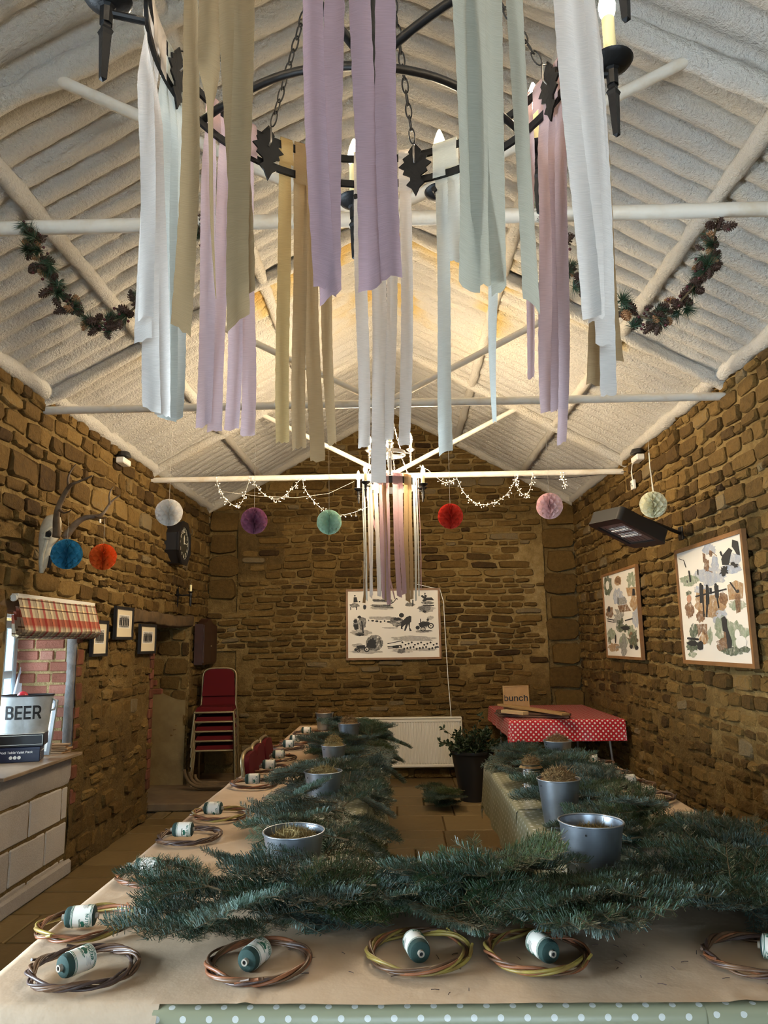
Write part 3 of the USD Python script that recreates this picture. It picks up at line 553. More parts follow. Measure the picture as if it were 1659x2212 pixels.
# ------------------------------------------------------------------ crepe paper streamers hung over the rings, each its own thing
def streamer(C, Rr, zu, zl, th, bot, w, mat_, label, group, seed, flap=.085, twist=(0, 0), tail=0., taper=0., lean=None):
    """Hung over the rail at ring angle th; long end outside down to bot (world point), short flap inside; slow sway, a twist and a torn end."""
    rg = np.random.RandomState(seed); th = math.radians(th); o = np.array([math.cos(th), math.sin(th), 0]); tg = np.array([-math.sin(th), math.cos(th), 0])
    if tg[0] < 0: tg = -tg
    top = np.array([C[0], C[1], 0])+o*(Rr+.006); ins = np.array([C[0], C[1], 0])+o*(Rr-.006)
    path = [np.array([*ins[:2], zu-flap])+(-o*.004), np.array([*ins[:2], zu-flap*.5])-o*.002, np.array([*ins[:2], zu]), np.array([*((ins+top)/2)[:2], zu+.012]), np.array([*top[:2], zu]), np.array([*top[:2], zl-.005])]
    n0 = len(path); bot = np.asarray(bot, float); K = 44
    ph = rg.uniform(0, 6.28, 4); L = zl-bot[2]
    for s in np.linspace(0, 1, K)[1:]:
        q = (1-s)*path[5]+s*bot; q = q+o*(.006*math.sin(ph[0]+s*5)*s)+tg*(.007*math.sin(ph[1]+s*4.2)*s); path.append(q)
    a0 = math.atan2(tg[1], tg[0]); rows = []; uv = []; dist = 0
    for i, q in enumerate(path):
        s = max(0, (i-n0+1)/(K-1)); ang = a0+twist[0]*min(1, s*5)+(twist[1]-twist[0])*max(0, (s-.3)/.7)+.10*math.sin(ph[2]+s*6)*s
        if lean: c_, wd, amt = lean; ang += amt*.5*(1+math.tanh((s-c_)/wd))
        W = np.array([math.cos(ang), math.sin(ang), 0]); Nn = np.array([-W[1], W[0], 0]); ww = w*(1-taper*s)
        if i: dist += np.linalg.norm(q-path[i-1])
        row = []
        for t in (-.5, -.3, -.1, .1, .3, .5):
            e = .0005*math.sin(ph[3]+i*2.7+t*3)*(abs(t) == .5)
            p_ = q+W*(ww*t+e)+Nn*(.006*math.cos(t*PI)*math.sin(ph[1]+s*3)*(s > 0))
            p_ = p_+np.array([0, 0, 1])*(tail*(t+.5)*max(0, (i-len(path)+10)/9)+(rg.uniform(-.003, .003) if i == len(path)-1 else 0))
            row.append(p_); uv.append((t*w, dist))
        rows.append(row)
    v, f = grid(np.array(rows))
    return single('crepe_streamer', (v, f), mat_, label, 'streamer', group, True, uv=np.array(uv))
# large chandelier: (colour, ring angle, foot of the streamer in the picture, width, end cut, twist)
def foot(px, py, C, Rr, th, f=1.0):
    Y = C[1]+Rr*math.sin(math.radians(th))*f; return pY(px, py, Y)
def solve_theta(spec):
    br, xt = spec[0], float(spec[1:]); yt = 300 if br == 'f' else 520
    lo, hi = (181, 359) if br == 'f' else (1, 179); best = min(np.arange(lo, hi, .25), key=lambda a: abs(foot(xt, yt, CH1, R1, a)[0]-CH1[0]-(R1+.006)*math.cos(math.radians(a))))
    return float(best)
GROUPS1 = [
 ('wide white', 'crepe_white', 'at left edge of large chandelier', [(187, 318, 745, .034, .02, (.9, 1.2)), (183, 335, 880, .034, -.03, (1.0, 1.3)), (192, 322, 690, .03, .015, (1.2, 1.0)), (179, 350, 905, .034, .02, (1.1, 1.3))]),
 ('pale ice-blue', 'crepe_ice', 'at left rear of large chandelier', [(173, 343, 840, .032, .0, (-.95, -1.1)), (169, 357, 905, .034, -.02, (-.9, -1.2)), (165, 372, 905, .032, .01, (-.8, -1.1))]),
 ('olive khaki', 'crepe_khaki', 'at near left of large chandelier', [('f397', 399, 700, .026, -.03, (.2, .9)), ('f432', 462, 665, .030, .05, (.5, .9)), ('f478', 512, 660, .030, .05, (.45, .4)), ('f512', 527, 715, .028, .05, (.35, .3))]),
 ('pinkish lilac', 'crepe_pink', 'at far left of large chandelier', [(150, 438, 925, .031, .03, (-.95, -.9)), (144, 466, 935, .030, .0, (-.85, -.8)), (140, 500, 930, .031, .01, (-.75, -.8)), (135, 530, 940, .030, .0, (-.7, -.7))]),
 ('gold-brown', 'crepe_gold', 'at far side of large chandelier', [('b613', 612, 955, .030, .0, (-.45, -.2))]),
 ('dull gold', 'crepe_khaki', 'at far side of large chandelier', [('b646', 650, 972, .031, .02, (-.4, -.3)), ('b672', 678, 998, .033, .0, (-.3, -.2)), ('b706', 711, 965, .026, .02, (-.1, .5))]),
 ('broad lilac', 'crepe_lilac', 'at near centre of large chandelier', [('f674', 691, 620, .0268, -.03, (.0, .15)), ('f724', 722, 660, .0268, .04, (.0, -.2)), ('f779', 790, 632, .0278, .03, (.0, .1)), ('f835', 850, 612, .0262, .02, (.0, .1))]),
 ('chalky white', 'crepe_white', 'at far centre of large chandelier', [('b778', 783, 970, .030, .02, (.1, .4)), ('b815', 824, 1042, .034, .0, (.0, .1)), ('b846', 848, 955, .026, .02, (.3, .8)), ('b878', 879, 960, .028, .0, (.1, .5))]),
 ('pale blue', 'crepe_ice', 'at far right of large chandelier', [('b957', 968, 985, .031, .03, (.0, .3)), ('b985', 985, 560, .030, -.02, (.0, .1)), ('b1074', 1072, 905, .030, -.03, (.1, -.8))]),
 ('greyish sage', 'crepe_sage', 'at near right of large chandelier', [('f1007', 1020, 618, .031, -.02, (.0, .1)), ('f1048', 1044, 622, .030, .01, (.0, .15)), ('f1085', 1083, 655, .030, .05, (.1, .25)), ('f1128', 1146, 650, .033, -.02, (.1, .2))]),
 ('rosy lilac', 'crepe_pink', 'at right rear of large chandelier', [(33, 1146, 822, .018, .02, (1.2, 1.4)), (27, 1192, 890, .033, .01, (.95, 1.0)), (22, 1218, 888, .032, .01, (1.0, 1.1)), (18, 1212, 965, .024, .02, (1.3, 1.7))]),
 ('ivory white', 'crepe_white', 'at right edge of large chandelier', [(316, 1268, 690, .028, .02, (-.6, -.6)), (322, 1296, 700, .026, .02, (-.7, -.6)), (330, 1312, 740, .028, .0, (-.9, -.8)), (338, 1322, 850, .026, .0, (-1.0, -1.0))]),
 ('brownish gold', 'crepe_khaki', 'behind white ones, large chandelier', [(345, 1288, 832, .030, .0, (-1.2, -1.2)), (352, 1335, 780, .028, .0, (-1.1, -1.3))]),
]
seed = 100
def side_label(col, n, i, whr):
    if n == 1: return f'single {col} crepe streamer {whr}'
    k = 'leftmost' if i == 0 else 'rightmost' if i == n-1 else ORD[i]+' from the left'
    return f'{k} of {n} {col} crepe streamers {whr}'
for col, m_, whr, items in GROUPS1:
    for i, (th, bx_, by_, w, tail, tw) in enumerate(items):
        seed += 1
        if isinstance(th, str): th = solve_theta(th)
        streamer(CH1, R1, ZU+.009, ZL, th, foot(bx_, by_, CH1, R1, th), w, m_, side_label(col, len(items), i, whr), 'crepe streamers on the large chandelier', seed, twist=tw, tail=tail*.45, flap=.05+.06*((seed*7) % 10)/10,
                 lean=(.5, .06, 1.6) if (col == 'olive khaki' and i == 1) else None)
GROUPS2 = [('icy blue', 'crepe_ice', 'on small chandelier', [(195, 786, 1290, .026), (205, 793, 1295, .024)]),
 ('off-white', 'crepe_white', 'on small chandelier', [(222, 801, 1289, .024), (228, 806, 1286, .022), (240, 820, 1288, .026)]),
 ('mauve', 'crepe_lilac', 'on small chandelier', [(252, 830, 1293, .030), (262, 842, 1307, .032), (150, 851, 1290, .028), (280, 861, 1287, .030), (290, 871, 1286, .030)]),
 ('ochre', 'crepe_khaki', 'on small chandelier', [(258, 836, 1298, .022), (303, 879, 1297, .030), (312, 889, 1295, .028), (128, 787, 1303, .022)]),
 ('sage blue', 'crepe_ice', 'on small chandelier', [(325, 900, 1299, .026), (335, 906, 1288, .022)]),
 ('purple', 'crepe_lilac', 'on small chandelier', [(350, 911, 1272, .022)])]
for col, m_, whr, items in GROUPS2:
    for i, (th, bx_, by_, w) in enumerate(items):
        seed += 1
        lab = side_label(col, len(items), i, whr) if col != 'ochre' else f"{['narrow', 'broad', 'curled', 'short far-side'][i]} ochre crepe streamer on the small chandelier"
        streamer(CH2, R2, Z2U+.012, Z2L-.01, th, foot(bx_, by_, CH2, R2, th), w*1.3, m_, lab, 'crepe streamers on the small chandelier', seed, flap=.07+.03*(seed % 3), tail=R.uniform(-.02, .02), twist=(0, R.uniform(-.3, .3)), taper=R.uniform(0, .3))

# ------------------------------------------------------------------ trestle tables in a U, oilcloths, brown paper
TOP = .745
def folding_table(L, W, label, loc, rotz, group):
    t = thing('trestle_table', label, 'table', loc, rotz, group)
    part(t, 'tabletop', cbox((L, W, .035), (0, 0, TOP-.0175), .008), 'table_board', 20)
    for sx in (-1, 1):
        for sy in (-1, 1):
            x = sx*(L/2-.24)
            part(t, 'leg', tube([(x-sx*.10, sy*.10, TOP-.04), (x-sx*.02, sy*.24, TOP-.28), (x, sy*.27, TOP-.34), (x, sy*.27, .0)], .0125, 10), 'black_steel', 40)
        part(t, 'foot_bar', tube([(sx*(L/2-.24), -.27, .12), (sx*(L/2-.24), .27, .12)], .011, 8), 'black_steel', 30)
    return t
TX0, TX1, UX0, UX1, FY0, FY1 = -.945, -.185, .53, 1.285, 1.735, 2.49
for k in range(3): folding_table(1.82, .75, f"folding table under the brown paper, {['nearest', 'middle', 'farthest'][k]} of the left-hand run", ((TX0+TX1)/2, FY0+.915+1.83*k, 0), PI/2, 'trestle tables of the left run')
for k in range(2): folding_table(1.21, .745, f"folding table under dotted oilcloth, {['nearer', 'farther'][k]} of the right-hand run", ((UX0+UX1)/2, FY1+.62+1.22*k, 0), PI/2, 'trestle tables of the right run')
folding_table(1.82, .75, 'folding table across the front under the wreath makings', (TX1+.925, (FY0+FY1)/2, 0), 0, None)
def oilcloth(x0, x1, y0, y1, z, dl=0, dr=0, df=0, db=0, label='', seed=0, mat_='green_dot_cloth', name='tablecloth', n=.022, wave=.022, group=None):
    """Sheet over a table: flat on top, hanging over the given edges (left, right, front, back) with soft folds; corners drape in points."""
    xs = np.linspace(x0-dl, x1+dr, max(6, int((x1-x0+dl+dr)/n))); ys = np.linspace(y0-df, y1+db, max(6, int((y1-y0+df+db)/n)))
    X, Y = np.meshgrid(xs, ys, indexing='ij')
    ex = np.where(X < x0, X-x0, np.where(X > x1, X-x1, 0)); ey = np.where(Y < y0, Y-y0, np.where(Y > y1, Y-y1, 0))
    d = np.hypot(ex, ey); e = np.maximum(d, 1e-9)
    ph = fbm(np.stack([X*2.3, Y*2.3, X*0+seed], -1), 3, seed)
    along = np.where(np.abs(ex) > np.abs(ey), Y, X)
    out = np.minimum(d, .012)+d*(.06+wave/.35*(np.sin(along*17+5*ph)*.5+.5)*np.minimum(1, d/.12))
    P = np.stack([np.clip(X, x0, x1)+ex/e*out, np.clip(Y, y0, y1)+ey/e*out, z-np.maximum(d-.008, 0)*.985+.0015*(ph-.5)], -1)
    v, f = grid(P)
    return single(name, (v, f), mat_, label, 'tablecloth', group, True, uv=np.c_[X.ravel(), Y.ravel()])
oilcloth(TX0+.005, TX1, 1.755, 3.30, TOP+.003, 0, .40, 0, 0, 'pale green dotted oilcloth on the near part of the left tables', 1, wave=.06)
oilcloth(TX0+.005, TX1, 3.32, 5.30, TOP+.004, 0, .33, 0, 0, 'pale green dotted oilcloth on the middle part of the left tables', 2, wave=.07)
oilcloth(TX0+.005, TX1, 5.28, 7.22, TOP+.003, 0, .36, 0, .2, 'pale green dotted oilcloth on the far part of the left tables', 3, wave=.05)
oilcloth(UX0, UX1, 2.52, 3.62, TOP+.003, .30, .10, 0, 0, 'pale green dotted oilcloth on the near part of the right tables', 4, wave=.03)
oilcloth(UX0-.004, UX1, 3.58, 4.92, TOP+.006, .27, .10, 0, .24, 'pale green dotted oilcloth with pointed corner at far end of right tables', 5, wave=.015)
oilcloth(-.542, .655, FY0, FY1, TOP+.004, 0, 0, .40, .16, 'pale green dotted oilcloth hanging down the front table, left piece', 6, wave=.012)
oilcloth(.625, 1.66, FY0-.006, FY1, TOP+.005, 0, .2, .40, .16, 'pale green dotted oilcloth hanging down the front table, right piece', 7, wave=.03)
def paper(x0, x1, y0, y1, z, label, seed, df=0, dl=0, dr=0, wob=.012):
    nx, ny = max(12, int((x1-x0+dl+dr)/.018)), max(12, int((y1-y0+df)/.018))
    X, Y = np.meshgrid(np.linspace(x0-dl, x1+dr, nx), np.linspace(y0-df, y1, ny), indexing='ij')
    n1 = fbm(np.stack([X*2.2, Y*2.2, X*0+seed], -1), 3, seed)-.5; n2 = fbm(np.stack([X*9, Y*9, X*0+seed], -1), 3, seed+3)-.5
    ridge = np.abs(fbm(np.stack([X*4, Y*4, X*0+seed], -1), 2, seed+7)-.5)
    h = .005*np.maximum(n1+.2, 0)*2+.003*n2+.004*np.exp(-(ridge/.012)**2)
    ex = np.where(X < x0, X-x0, np.where(X > x1, X-x1, 0)); ey = np.minimum(Y-y0, 0); d = np.hypot(ex, ey)
    edge = wob*(fbm(np.stack([Y*1.8, X*0, X*0+seed], -1), 3, seed+1)-.5)*2
    fx = np.where(X < (x0+x1)/2, 1, -1)*np.clip(1-np.minimum(X-x0, x1-X)/.2, 0, 1)
    P = np.stack([np.clip(X, x0, x1)+np.sign(ex)*np.minimum(np.abs(ex), .02)+edge*np.abs(fx)*(dl+dr > 0), np.clip(Y, y0, y1)-np.minimum(-ey, .026)-.12*np.maximum(-ey-.026, 0), z+.0008+h*(d == 0)-np.maximum(d-.006, 0)*.99], -1)
    return single('brown_paper', grid(P), 'brown_paper', label, 'paper', 'brown paper sheets covering the tables', True)
paper(-.965, -.535, 1.742, 4.35, TOP+.006, 'brown paper along the near half of the left tables, falling over the end', 3, df=.22, dl=.045)
paper(-.955, -.42, 4.33, 7.20, TOP+.0065, 'brown paper along the far half of the left tables', 4, dl=.035)
paper(-.545, 1.66, 1.724, 2.36, TOP+.010, 'creased brown paper across the front table', 5)
paper(.86, 1.295, 2.34, 4.93, TOP+.009, 'brown paper along the outer side of the right tables', 6, dr=.03, wob=.008)

# ------------------------------------------------------------------ willow wreath rings and twine spools: a few of each are built, the rest are references
def ring_proto(k, cols, label, loc, rot, sc, group):
    rg = np.random.RandomState(200+k); t = thing('willow_ring', label, 'wreath ring', (0, 0, 0), group=group)
    place(t, loc, rot, sc)
    n = len(cols); a = np.linspace(0, 2*PI, 72, endpoint=False)
    for i, c in enumerate(cols):
        turns = rg.choice([2, 3, 3, 4]); ph = 2*PI*i/n; rr = rg.uniform(.0030, .0043); off = rg.uniform(.0045, .0075)
        w = ph+turns*a+.5*np.sin(a+ph)
        Rr = .116+off*np.cos(w)*1.25+.003*np.sin(2*a+i); z = .012+off*np.sin(w)*1.05
        part(t, 'willow_rod', tube(np.c_[Rr*np.cos(a), Rr*np.sin(a), np.maximum(z, rr)], rr*(1+.15*np.sin(3*a+i)), 7, closed=True), c, True)
    for i in range(3):
        b = rg.uniform(0, 6.28); q = np.array([.122*math.cos(b), .122*math.sin(b), .016]); tg = np.array([-math.sin(b), math.cos(b), .12])
        part(t, 'cut_end', tube([q-tg*.03, q, q+tg*.025+[.004*math.cos(b), .004*math.sin(b), .004]], [.0022, .003, .0034], 7), cols[i % n], 40)
    return t
COLS = [['willow_dark', 'willow_brown', 'willow_dark', 'willow_brown', 'willow_dark', 'willow_brown'], ['willow_brown', 'willow_red', 'willow_brown', 'willow_dark', 'willow_brown', 'willow_red'],
        ['willow_red', 'willow_yellow', 'willow_brown', 'willow_red', 'willow_yellow', 'willow_brown'], ['willow_yellow', 'willow_brown', 'willow_yellow', 'willow_red', 'willow_brown', 'willow_yellow'], ['willow_brown', 'willow_brown', 'willow_red', 'willow_brown', 'willow_dark', 'willow_dark']]
CNAME = ['dark twisted', 'brown and orange', 'orange and yellow', 'yellow and brown', 'reddish brown']
def wrap(m, r, L0):                                       # flat print (x along the girth, y along the spool, z out) onto a cylinder about x
    v = np.asarray(m[0]); th = v[:, 0]/r; rr = r+v[:, 2]
    return np.c_[L0+v[:, 1], -rr*np.sin(th), rr*np.cos(th)], m[1]
def subdiv(m, e=.003):
    v, f = trimesh.remesh.subdivide_to_size(m[0], m[1], e); return v, f
def spool_proto(label, loc, rot, group, roll=0.):
    t = thing('twine_spool', label, 'spool of twine', (0, 0, 0), group=group); place(t, loc, rot)
    r, L = .0262, .078; X90 = (0, PI/2, 0)
    prof = [(.0065, -L/2), (.018, -L/2), (.0235, -L/2+.003), (r, -L/2+.010), (r, L/2-.006), (.0235, L/2-.001), (.018, L/2+.001), (.0065, L/2)]
    part(t, 'twine', move(lathe(prof, 28), rot=X90), 'twine_green', 40)
    lab = part(t, 'paper_label', move(lathe([(r+.0004, -L/2+.018), (r+.0009, -L/2+.018), (r+.0009, L/2-.004), (r+.0004, L/2-.004)], 40), rot=X90), 'label_paper', 40)
    part(t, 'card_core', move(lathe([(.0045, -L/2-.009), (.0078, -L/2-.009), (.0078, L/2+.008), (.0045, L/2+.008), (.0045, -L/2-.009)], 18), rot=X90), 'card_tube', 40)
    part(t, 'core_hole', move(cat([lathe([(.0001, q), (.0046, q)], 14) for q in (-L/2-.006, L/2+.005)]), rot=X90), 'hole_dark')
    for q in (-L/2+.0195, -L/2+.0225, L/2-.0065, L/2-.0095): part(lab, 'green_band', move(lathe([(r+.0012, q-.0007), (r+.0014, q), (r+.0012, q+.0007)], 36), rot=X90), 'label_green')
    tx = text('NUTSCENE', .0078, .0003); tx = (tx[0]-[tx[0][:, 0].mean(), 0, 0], tx[1])
    for k in range(2):
        tx_ = subdiv(move(tx, (k*PI*r, 0, 0)), .004)
        part(lab, 'lettering', wrap(tx_, r+.0012, L/2-.0205), 'label_green')
        leaf = extrude(unary_union([Point(-.006, 0).buffer(.0045), Point(0, .002).buffer(.005), Point(.0065, 0).buffer(.0042), sbox(-.017, -.0075, .017, -.0062), sbox(-.014, -.0098, .014, -.0090)]), .0003)
        part(lab, 'leaf_emblem', wrap(subdiv(move(leaf, (k*PI*r, 0, 0)), .004), r+.0012, L/2-.029), 'label_green')
        lines = unary_union([sbox(-.012+.002*(j % 3), -.0009-.0034*j, .011-.003*(j % 2), .0-.0034*j) for j in range(4)])
        part(lab, 'small_print', wrap(subdiv(move(extrude(lines, .0003), (k*PI*r+.028, 0, 0)), .004), r+.0012, L/2-.020), 'label_grey')
    return t
ZP = TOP+.013                                             # top of the paper
FRONT = [((-.76, 1.885), 0, (.02, .018, 1.05), 'at the front left corner of the paper', ), ((-.35, 1.915), 1, (.005, .0, 1.35), 'second from left on the front table'), ((.03, 1.965), 3, (.0, .01, 1.78), 'third from left on the front table'), ((.315, 1.955), 2, (.01, -.008, 1.95), 'fourth from left on the front table'), ((.83, 1.925), 4, (.0, .0, 2.35), 'on the front table at the right picture edge')]
LEFT = [((-.87, 2.165), 2), ((-.83, 2.60), 1), ((-.85, 3.09), 0), ((-.82, 3.47), 2), ((-.81, 4.19), 1), ((-.82, 4.67), 4), ((-.82, 5.08), 4), ((-.84, 5.60), 4), ((-.82, 5.90), 1), ((-.80, 6.45), 0)]
RIGHT = [((1.13, 2.48), 4), ((1.13, 2.80), 4), ((1.15, 3.19), 1), ((1.17, 3.74), 0), ((1.18, 4.06), 4), ((1.16, 4.40), 1), ((1.17, 4.76), 0)]
protos, sproto = {}, []
def put_ring(xy, k, rot, sc, label, group):
    loc = (xy[0], xy[1], ZP)
    if k not in protos: protos[k] = ring_proto(k, COLS[k], label, loc, rot, sc, group)
    else: copy_of(protos[k], label, loc, rot, sc, group)
def put_spool(xy, rz, roll, label, group, lift=0., tilt=0.):
    loc = (xy[0], xy[1], ZP+.0275+lift); rot = (roll, tilt, rz)
    if not sproto: sproto.append(spool_proto(label, loc, rot, group))
    else: copy_of(sproto[0], label, loc, rot, 1.0, group)
rg = np.random.RandomState(5)
for i, (xy, k, tl, whr) in enumerate(FRONT):
    put_ring(xy, k, (tl[0], tl[1], rg.uniform(0, 6)), 1.0+.02*rg.randn(), f'{CNAME[k]} willow ring {whr}', 'willow rings on the front table')
    put_spool((xy[0]+(-.012, -.01, -.005, .012, .05)[i], xy[1]+(-.012, -.012, -.02, -.018, -.008)[i]), (PI/2-.55, PI/2-.32, PI/2+.22, PI/2+.36, PI-.55)[i], (.5, .75, .9, .75, .55)[i], f'green twine spool {whr}', 'twine spools on the front table', .001, 0)
for i, (xy, k) in enumerate(LEFT):
    o = 'nearest' if not i else ORD[i]
    put_ring(xy, k, (rg.uniform(-.03, .03), rg.uniform(-.03, .03), rg.uniform(0, 6)), 1+.03*rg.randn(), f'{CNAME[k]} willow ring, {o} from the front along the left tables' if i else f'{CNAME[k]} willow ring, nearest one along the left tables', 'willow rings along the left tables')
    put_spool((xy[0]-.01+rg.uniform(-.02, .02), xy[1]-.03+.06*(i > 4)*0+.02), (.16, .02, .03, -.05, .1, .12, .1, .12, .05, .0)[i]+0, (-.9, -.5, -1.2, -.6, -1.1, -.7, -.5, -.8, -1.1, -.6)[i], f'white-labelled twine spool, {o} from the front along the left tables' if i else 'white-labelled twine spool, nearest one along the left tables', 'twine spools along the left tables', .010 if i else .004)
for i, (xy, k) in enumerate(RIGHT):
    o = 'nearest' if not i else ORD[i]
    put_ring(xy, k, (rg.uniform(-.03, .03), rg.uniform(-.03, .03), rg.uniform(0, 6)), 1+.03*rg.randn(), f'{CNAME[k]} willow ring, {o} from the front along the right tables' if i else f'{CNAME[k]} willow ring, nearest one along the right tables', 'willow rings along the right tables')
    put_spool((xy[0]-.02+.03*(i == 0), xy[1]-.02), (.2, -.05, -.1, -.1, .05, -.12, -.2)[i], (-.4, -1.4, -.2, -1.6, -.9, -1.5, -1.4)[i], f'white-labelled twine spool, {o} from the front along the right tables' if i else 'white-labelled twine spool, nearest one along the right tables', 'twine spools along the right tables', .009)
put_ring((.66, 4.72), 0, (0, 0, 1), .95, 'dark twisted willow ring on the bare oilcloth at far inner corner', None)
bits = []
for k in range(46):
    q = np.array([rg.uniform(-.5, 1.2), rg.uniform(1.76, 2.02), ZP+.002]); a = rg.uniform(0, 6.28); L = rg.uniform(.004, .012)
    d = np.array([math.cos(a), math.sin(a), .1]); bits.append(tube([q-d*L, q+[0, 0, .001], q+d*L], .0009, 4))
single('wood_crumbs', cat(bits), 'willow_dark', 'scattered bark crumbs on the front brown paper', 'crumbs', kind='stuff')

# ------------------------------------------------------------------ metal flower buckets filled with moss
def moss_mesh(r, n, seed, hgt=.035):
    rg = np.random.RandomState(seed); ms = []
    for k in range(n):
        q = max(r-.018, r*.7)*math.sqrt(rg.rand()); a = rg.uniform(0, 6.28); c = np.array([q*math.cos(a), q*math.sin(a), hgt*(1-(q/r)**2)*rg.uniform(.2, 1)]); d = rg.randn(3); d /= np.linalg.norm(d); d[2] = abs(d[2])*.6; s = np.cross(d, rg.randn(3)); s /= np.linalg.norm(s)
        L = rg.uniform(.005, .015); w = rg.uniform(.0009, .0020); bend = rg.randn(3)*.8
        p0, p1, p2 = c-d*L, c, c+(d+bend)*L
        ms.append((np.array([p0-s*w*.4, p0+s*w*.4, p1-s*w, p1+s*w, p2-s*w*.3, p2+s*w*.3]), np.array([(0, 1, 3, 2), (2, 3, 5, 4)])))
    ms.append(lathe([(.0005, hgt*.45), (r*.5, hgt*.35), (r*.98, -.004)], 20))
    return cat(ms)
def bucket(xy, z, r_top, h, fill, label, seed, lean=(0, 0), mossm='moss', mh=.035, holes=True):
    t = thing('bucket', label, 'bucket', (0, 0, 0)); place(t, (xy[0], xy[1], z), (lean[0], lean[1], 0))
    rb = r_top*.74
    prof = [(.0005, .001), (rb-.004, .001), (rb, .004), (r_top-.002, h-.006), (r_top-.004, h-.006), (rb-.003, .006), (.0005, .006)]
    part(t, 'body', lathe(prof, 56), 'zinc', 40)
    a = np.linspace(0, 2*PI, 56, endpoint=False); part(t, 'rolled_rim', tube(np.c_[r_top*np.cos(a), r_top*np.sin(a), np.full(56, h-.004)], .0030, 8, closed=True), 'zinc', True)
    part(t, 'seam', bar((math.cos(.9)*(rb-.002), math.sin(.9)*(rb-.002), .01), (math.cos(.9)*(r_top-.004), math.sin(.9)*(r_top-.004), h-.01), .006, .003), 'zinc')
    if holes:
        for k, b in enumerate((.9, 1.8, 3.4, 4.6)):
            for zz in (h*.18, h*.86):
                if (k+int(zz > .05)+seed) % 2: continue
                rr = rb+(r_top-rb)*zz/h+.0005; part(t, 'drilled_hole', frame_map(lathe([(.0001, 0), (.0035, .0)], 12), (rr*math.cos(b+seed), rr*math.sin(b+seed), zz), (-math.sin(b+seed), math.cos(b+seed), 0), (0, 0, 1), (math.cos(b+seed), math.sin(b+seed), 0)), 'hole_dark')
    part(t, 'moss', move(moss_mesh((rb+(r_top-rb)*fill)-.004, 1500 if xy[1] < 4 else 700, seed, mh), (0, 0, h*fill)), mossm, kind='stuff')
    return t
ZC = TOP+.012
bucket((-.355, 2.52), ZC, .098, .165, .80, 'blue-grey metal bucket of moss, nearest on the left table', 1, (.02, .0))
bucket((-.37, 3.58), ZC, .088, .175, .90, 'metal bucket of moss, second from the front on the left table', 2)
bucket((-.415, 4.62), ZC, .074, .155, .97, 'metal bucket heaped with moss, third from the front on the left table', 3, mh=.07)
bucket((-.40, 5.75), ZC, .084, .165, .97, 'metal bucket heaped with moss, fourth from the front on the left table', 4, mh=.06, mossm='moss_rust')
bucket((-.69, 6.78), ZC, .080, .150, .97, 'metal bucket of moss at the far end of the left table', 5, mh=.045, mossm='moss_rust')
bucket((.59, 2.50), ZC, .101, .190, .72, 'blue-grey drilled metal bucket, nearest on the right table, half full of moss', 6, (.0, .015))
bucket((.645, 3.24), ZC, .088, .190, .96, 'metal bucket heaped with rusty moss, second from the front on the right table', 8, mh=.05, mossm='moss_rust')
bucket((.95, 4.74), ZC, .086, .150, .95, 'metal bucket of moss at the far end of the right table', 9, mh=.045, mossm='moss_rust')
t = thing('tin_can', 'shiny ribbed tin can heaped with rusty moss on the right table', 'tin can', (.655, 3.98, ZC))
zz = np.linspace(.012, .125, 60); part(t, 'body', lathe([(.0005, 0), (.047, 0), (.049, .004), *[(.0485+.0013*math.sin(q*2*PI/.0105)*(.02 < q < .105), q) for q in zz], (.050, .130), (.046, .131), (.046, .09), (.0005, .09)], 40), 'tin', 50)
part(t, 'moss', move(moss_mesh(.062, 420, 12, .06), (0, 0, .118)), 'moss_rust', kind='stuff')

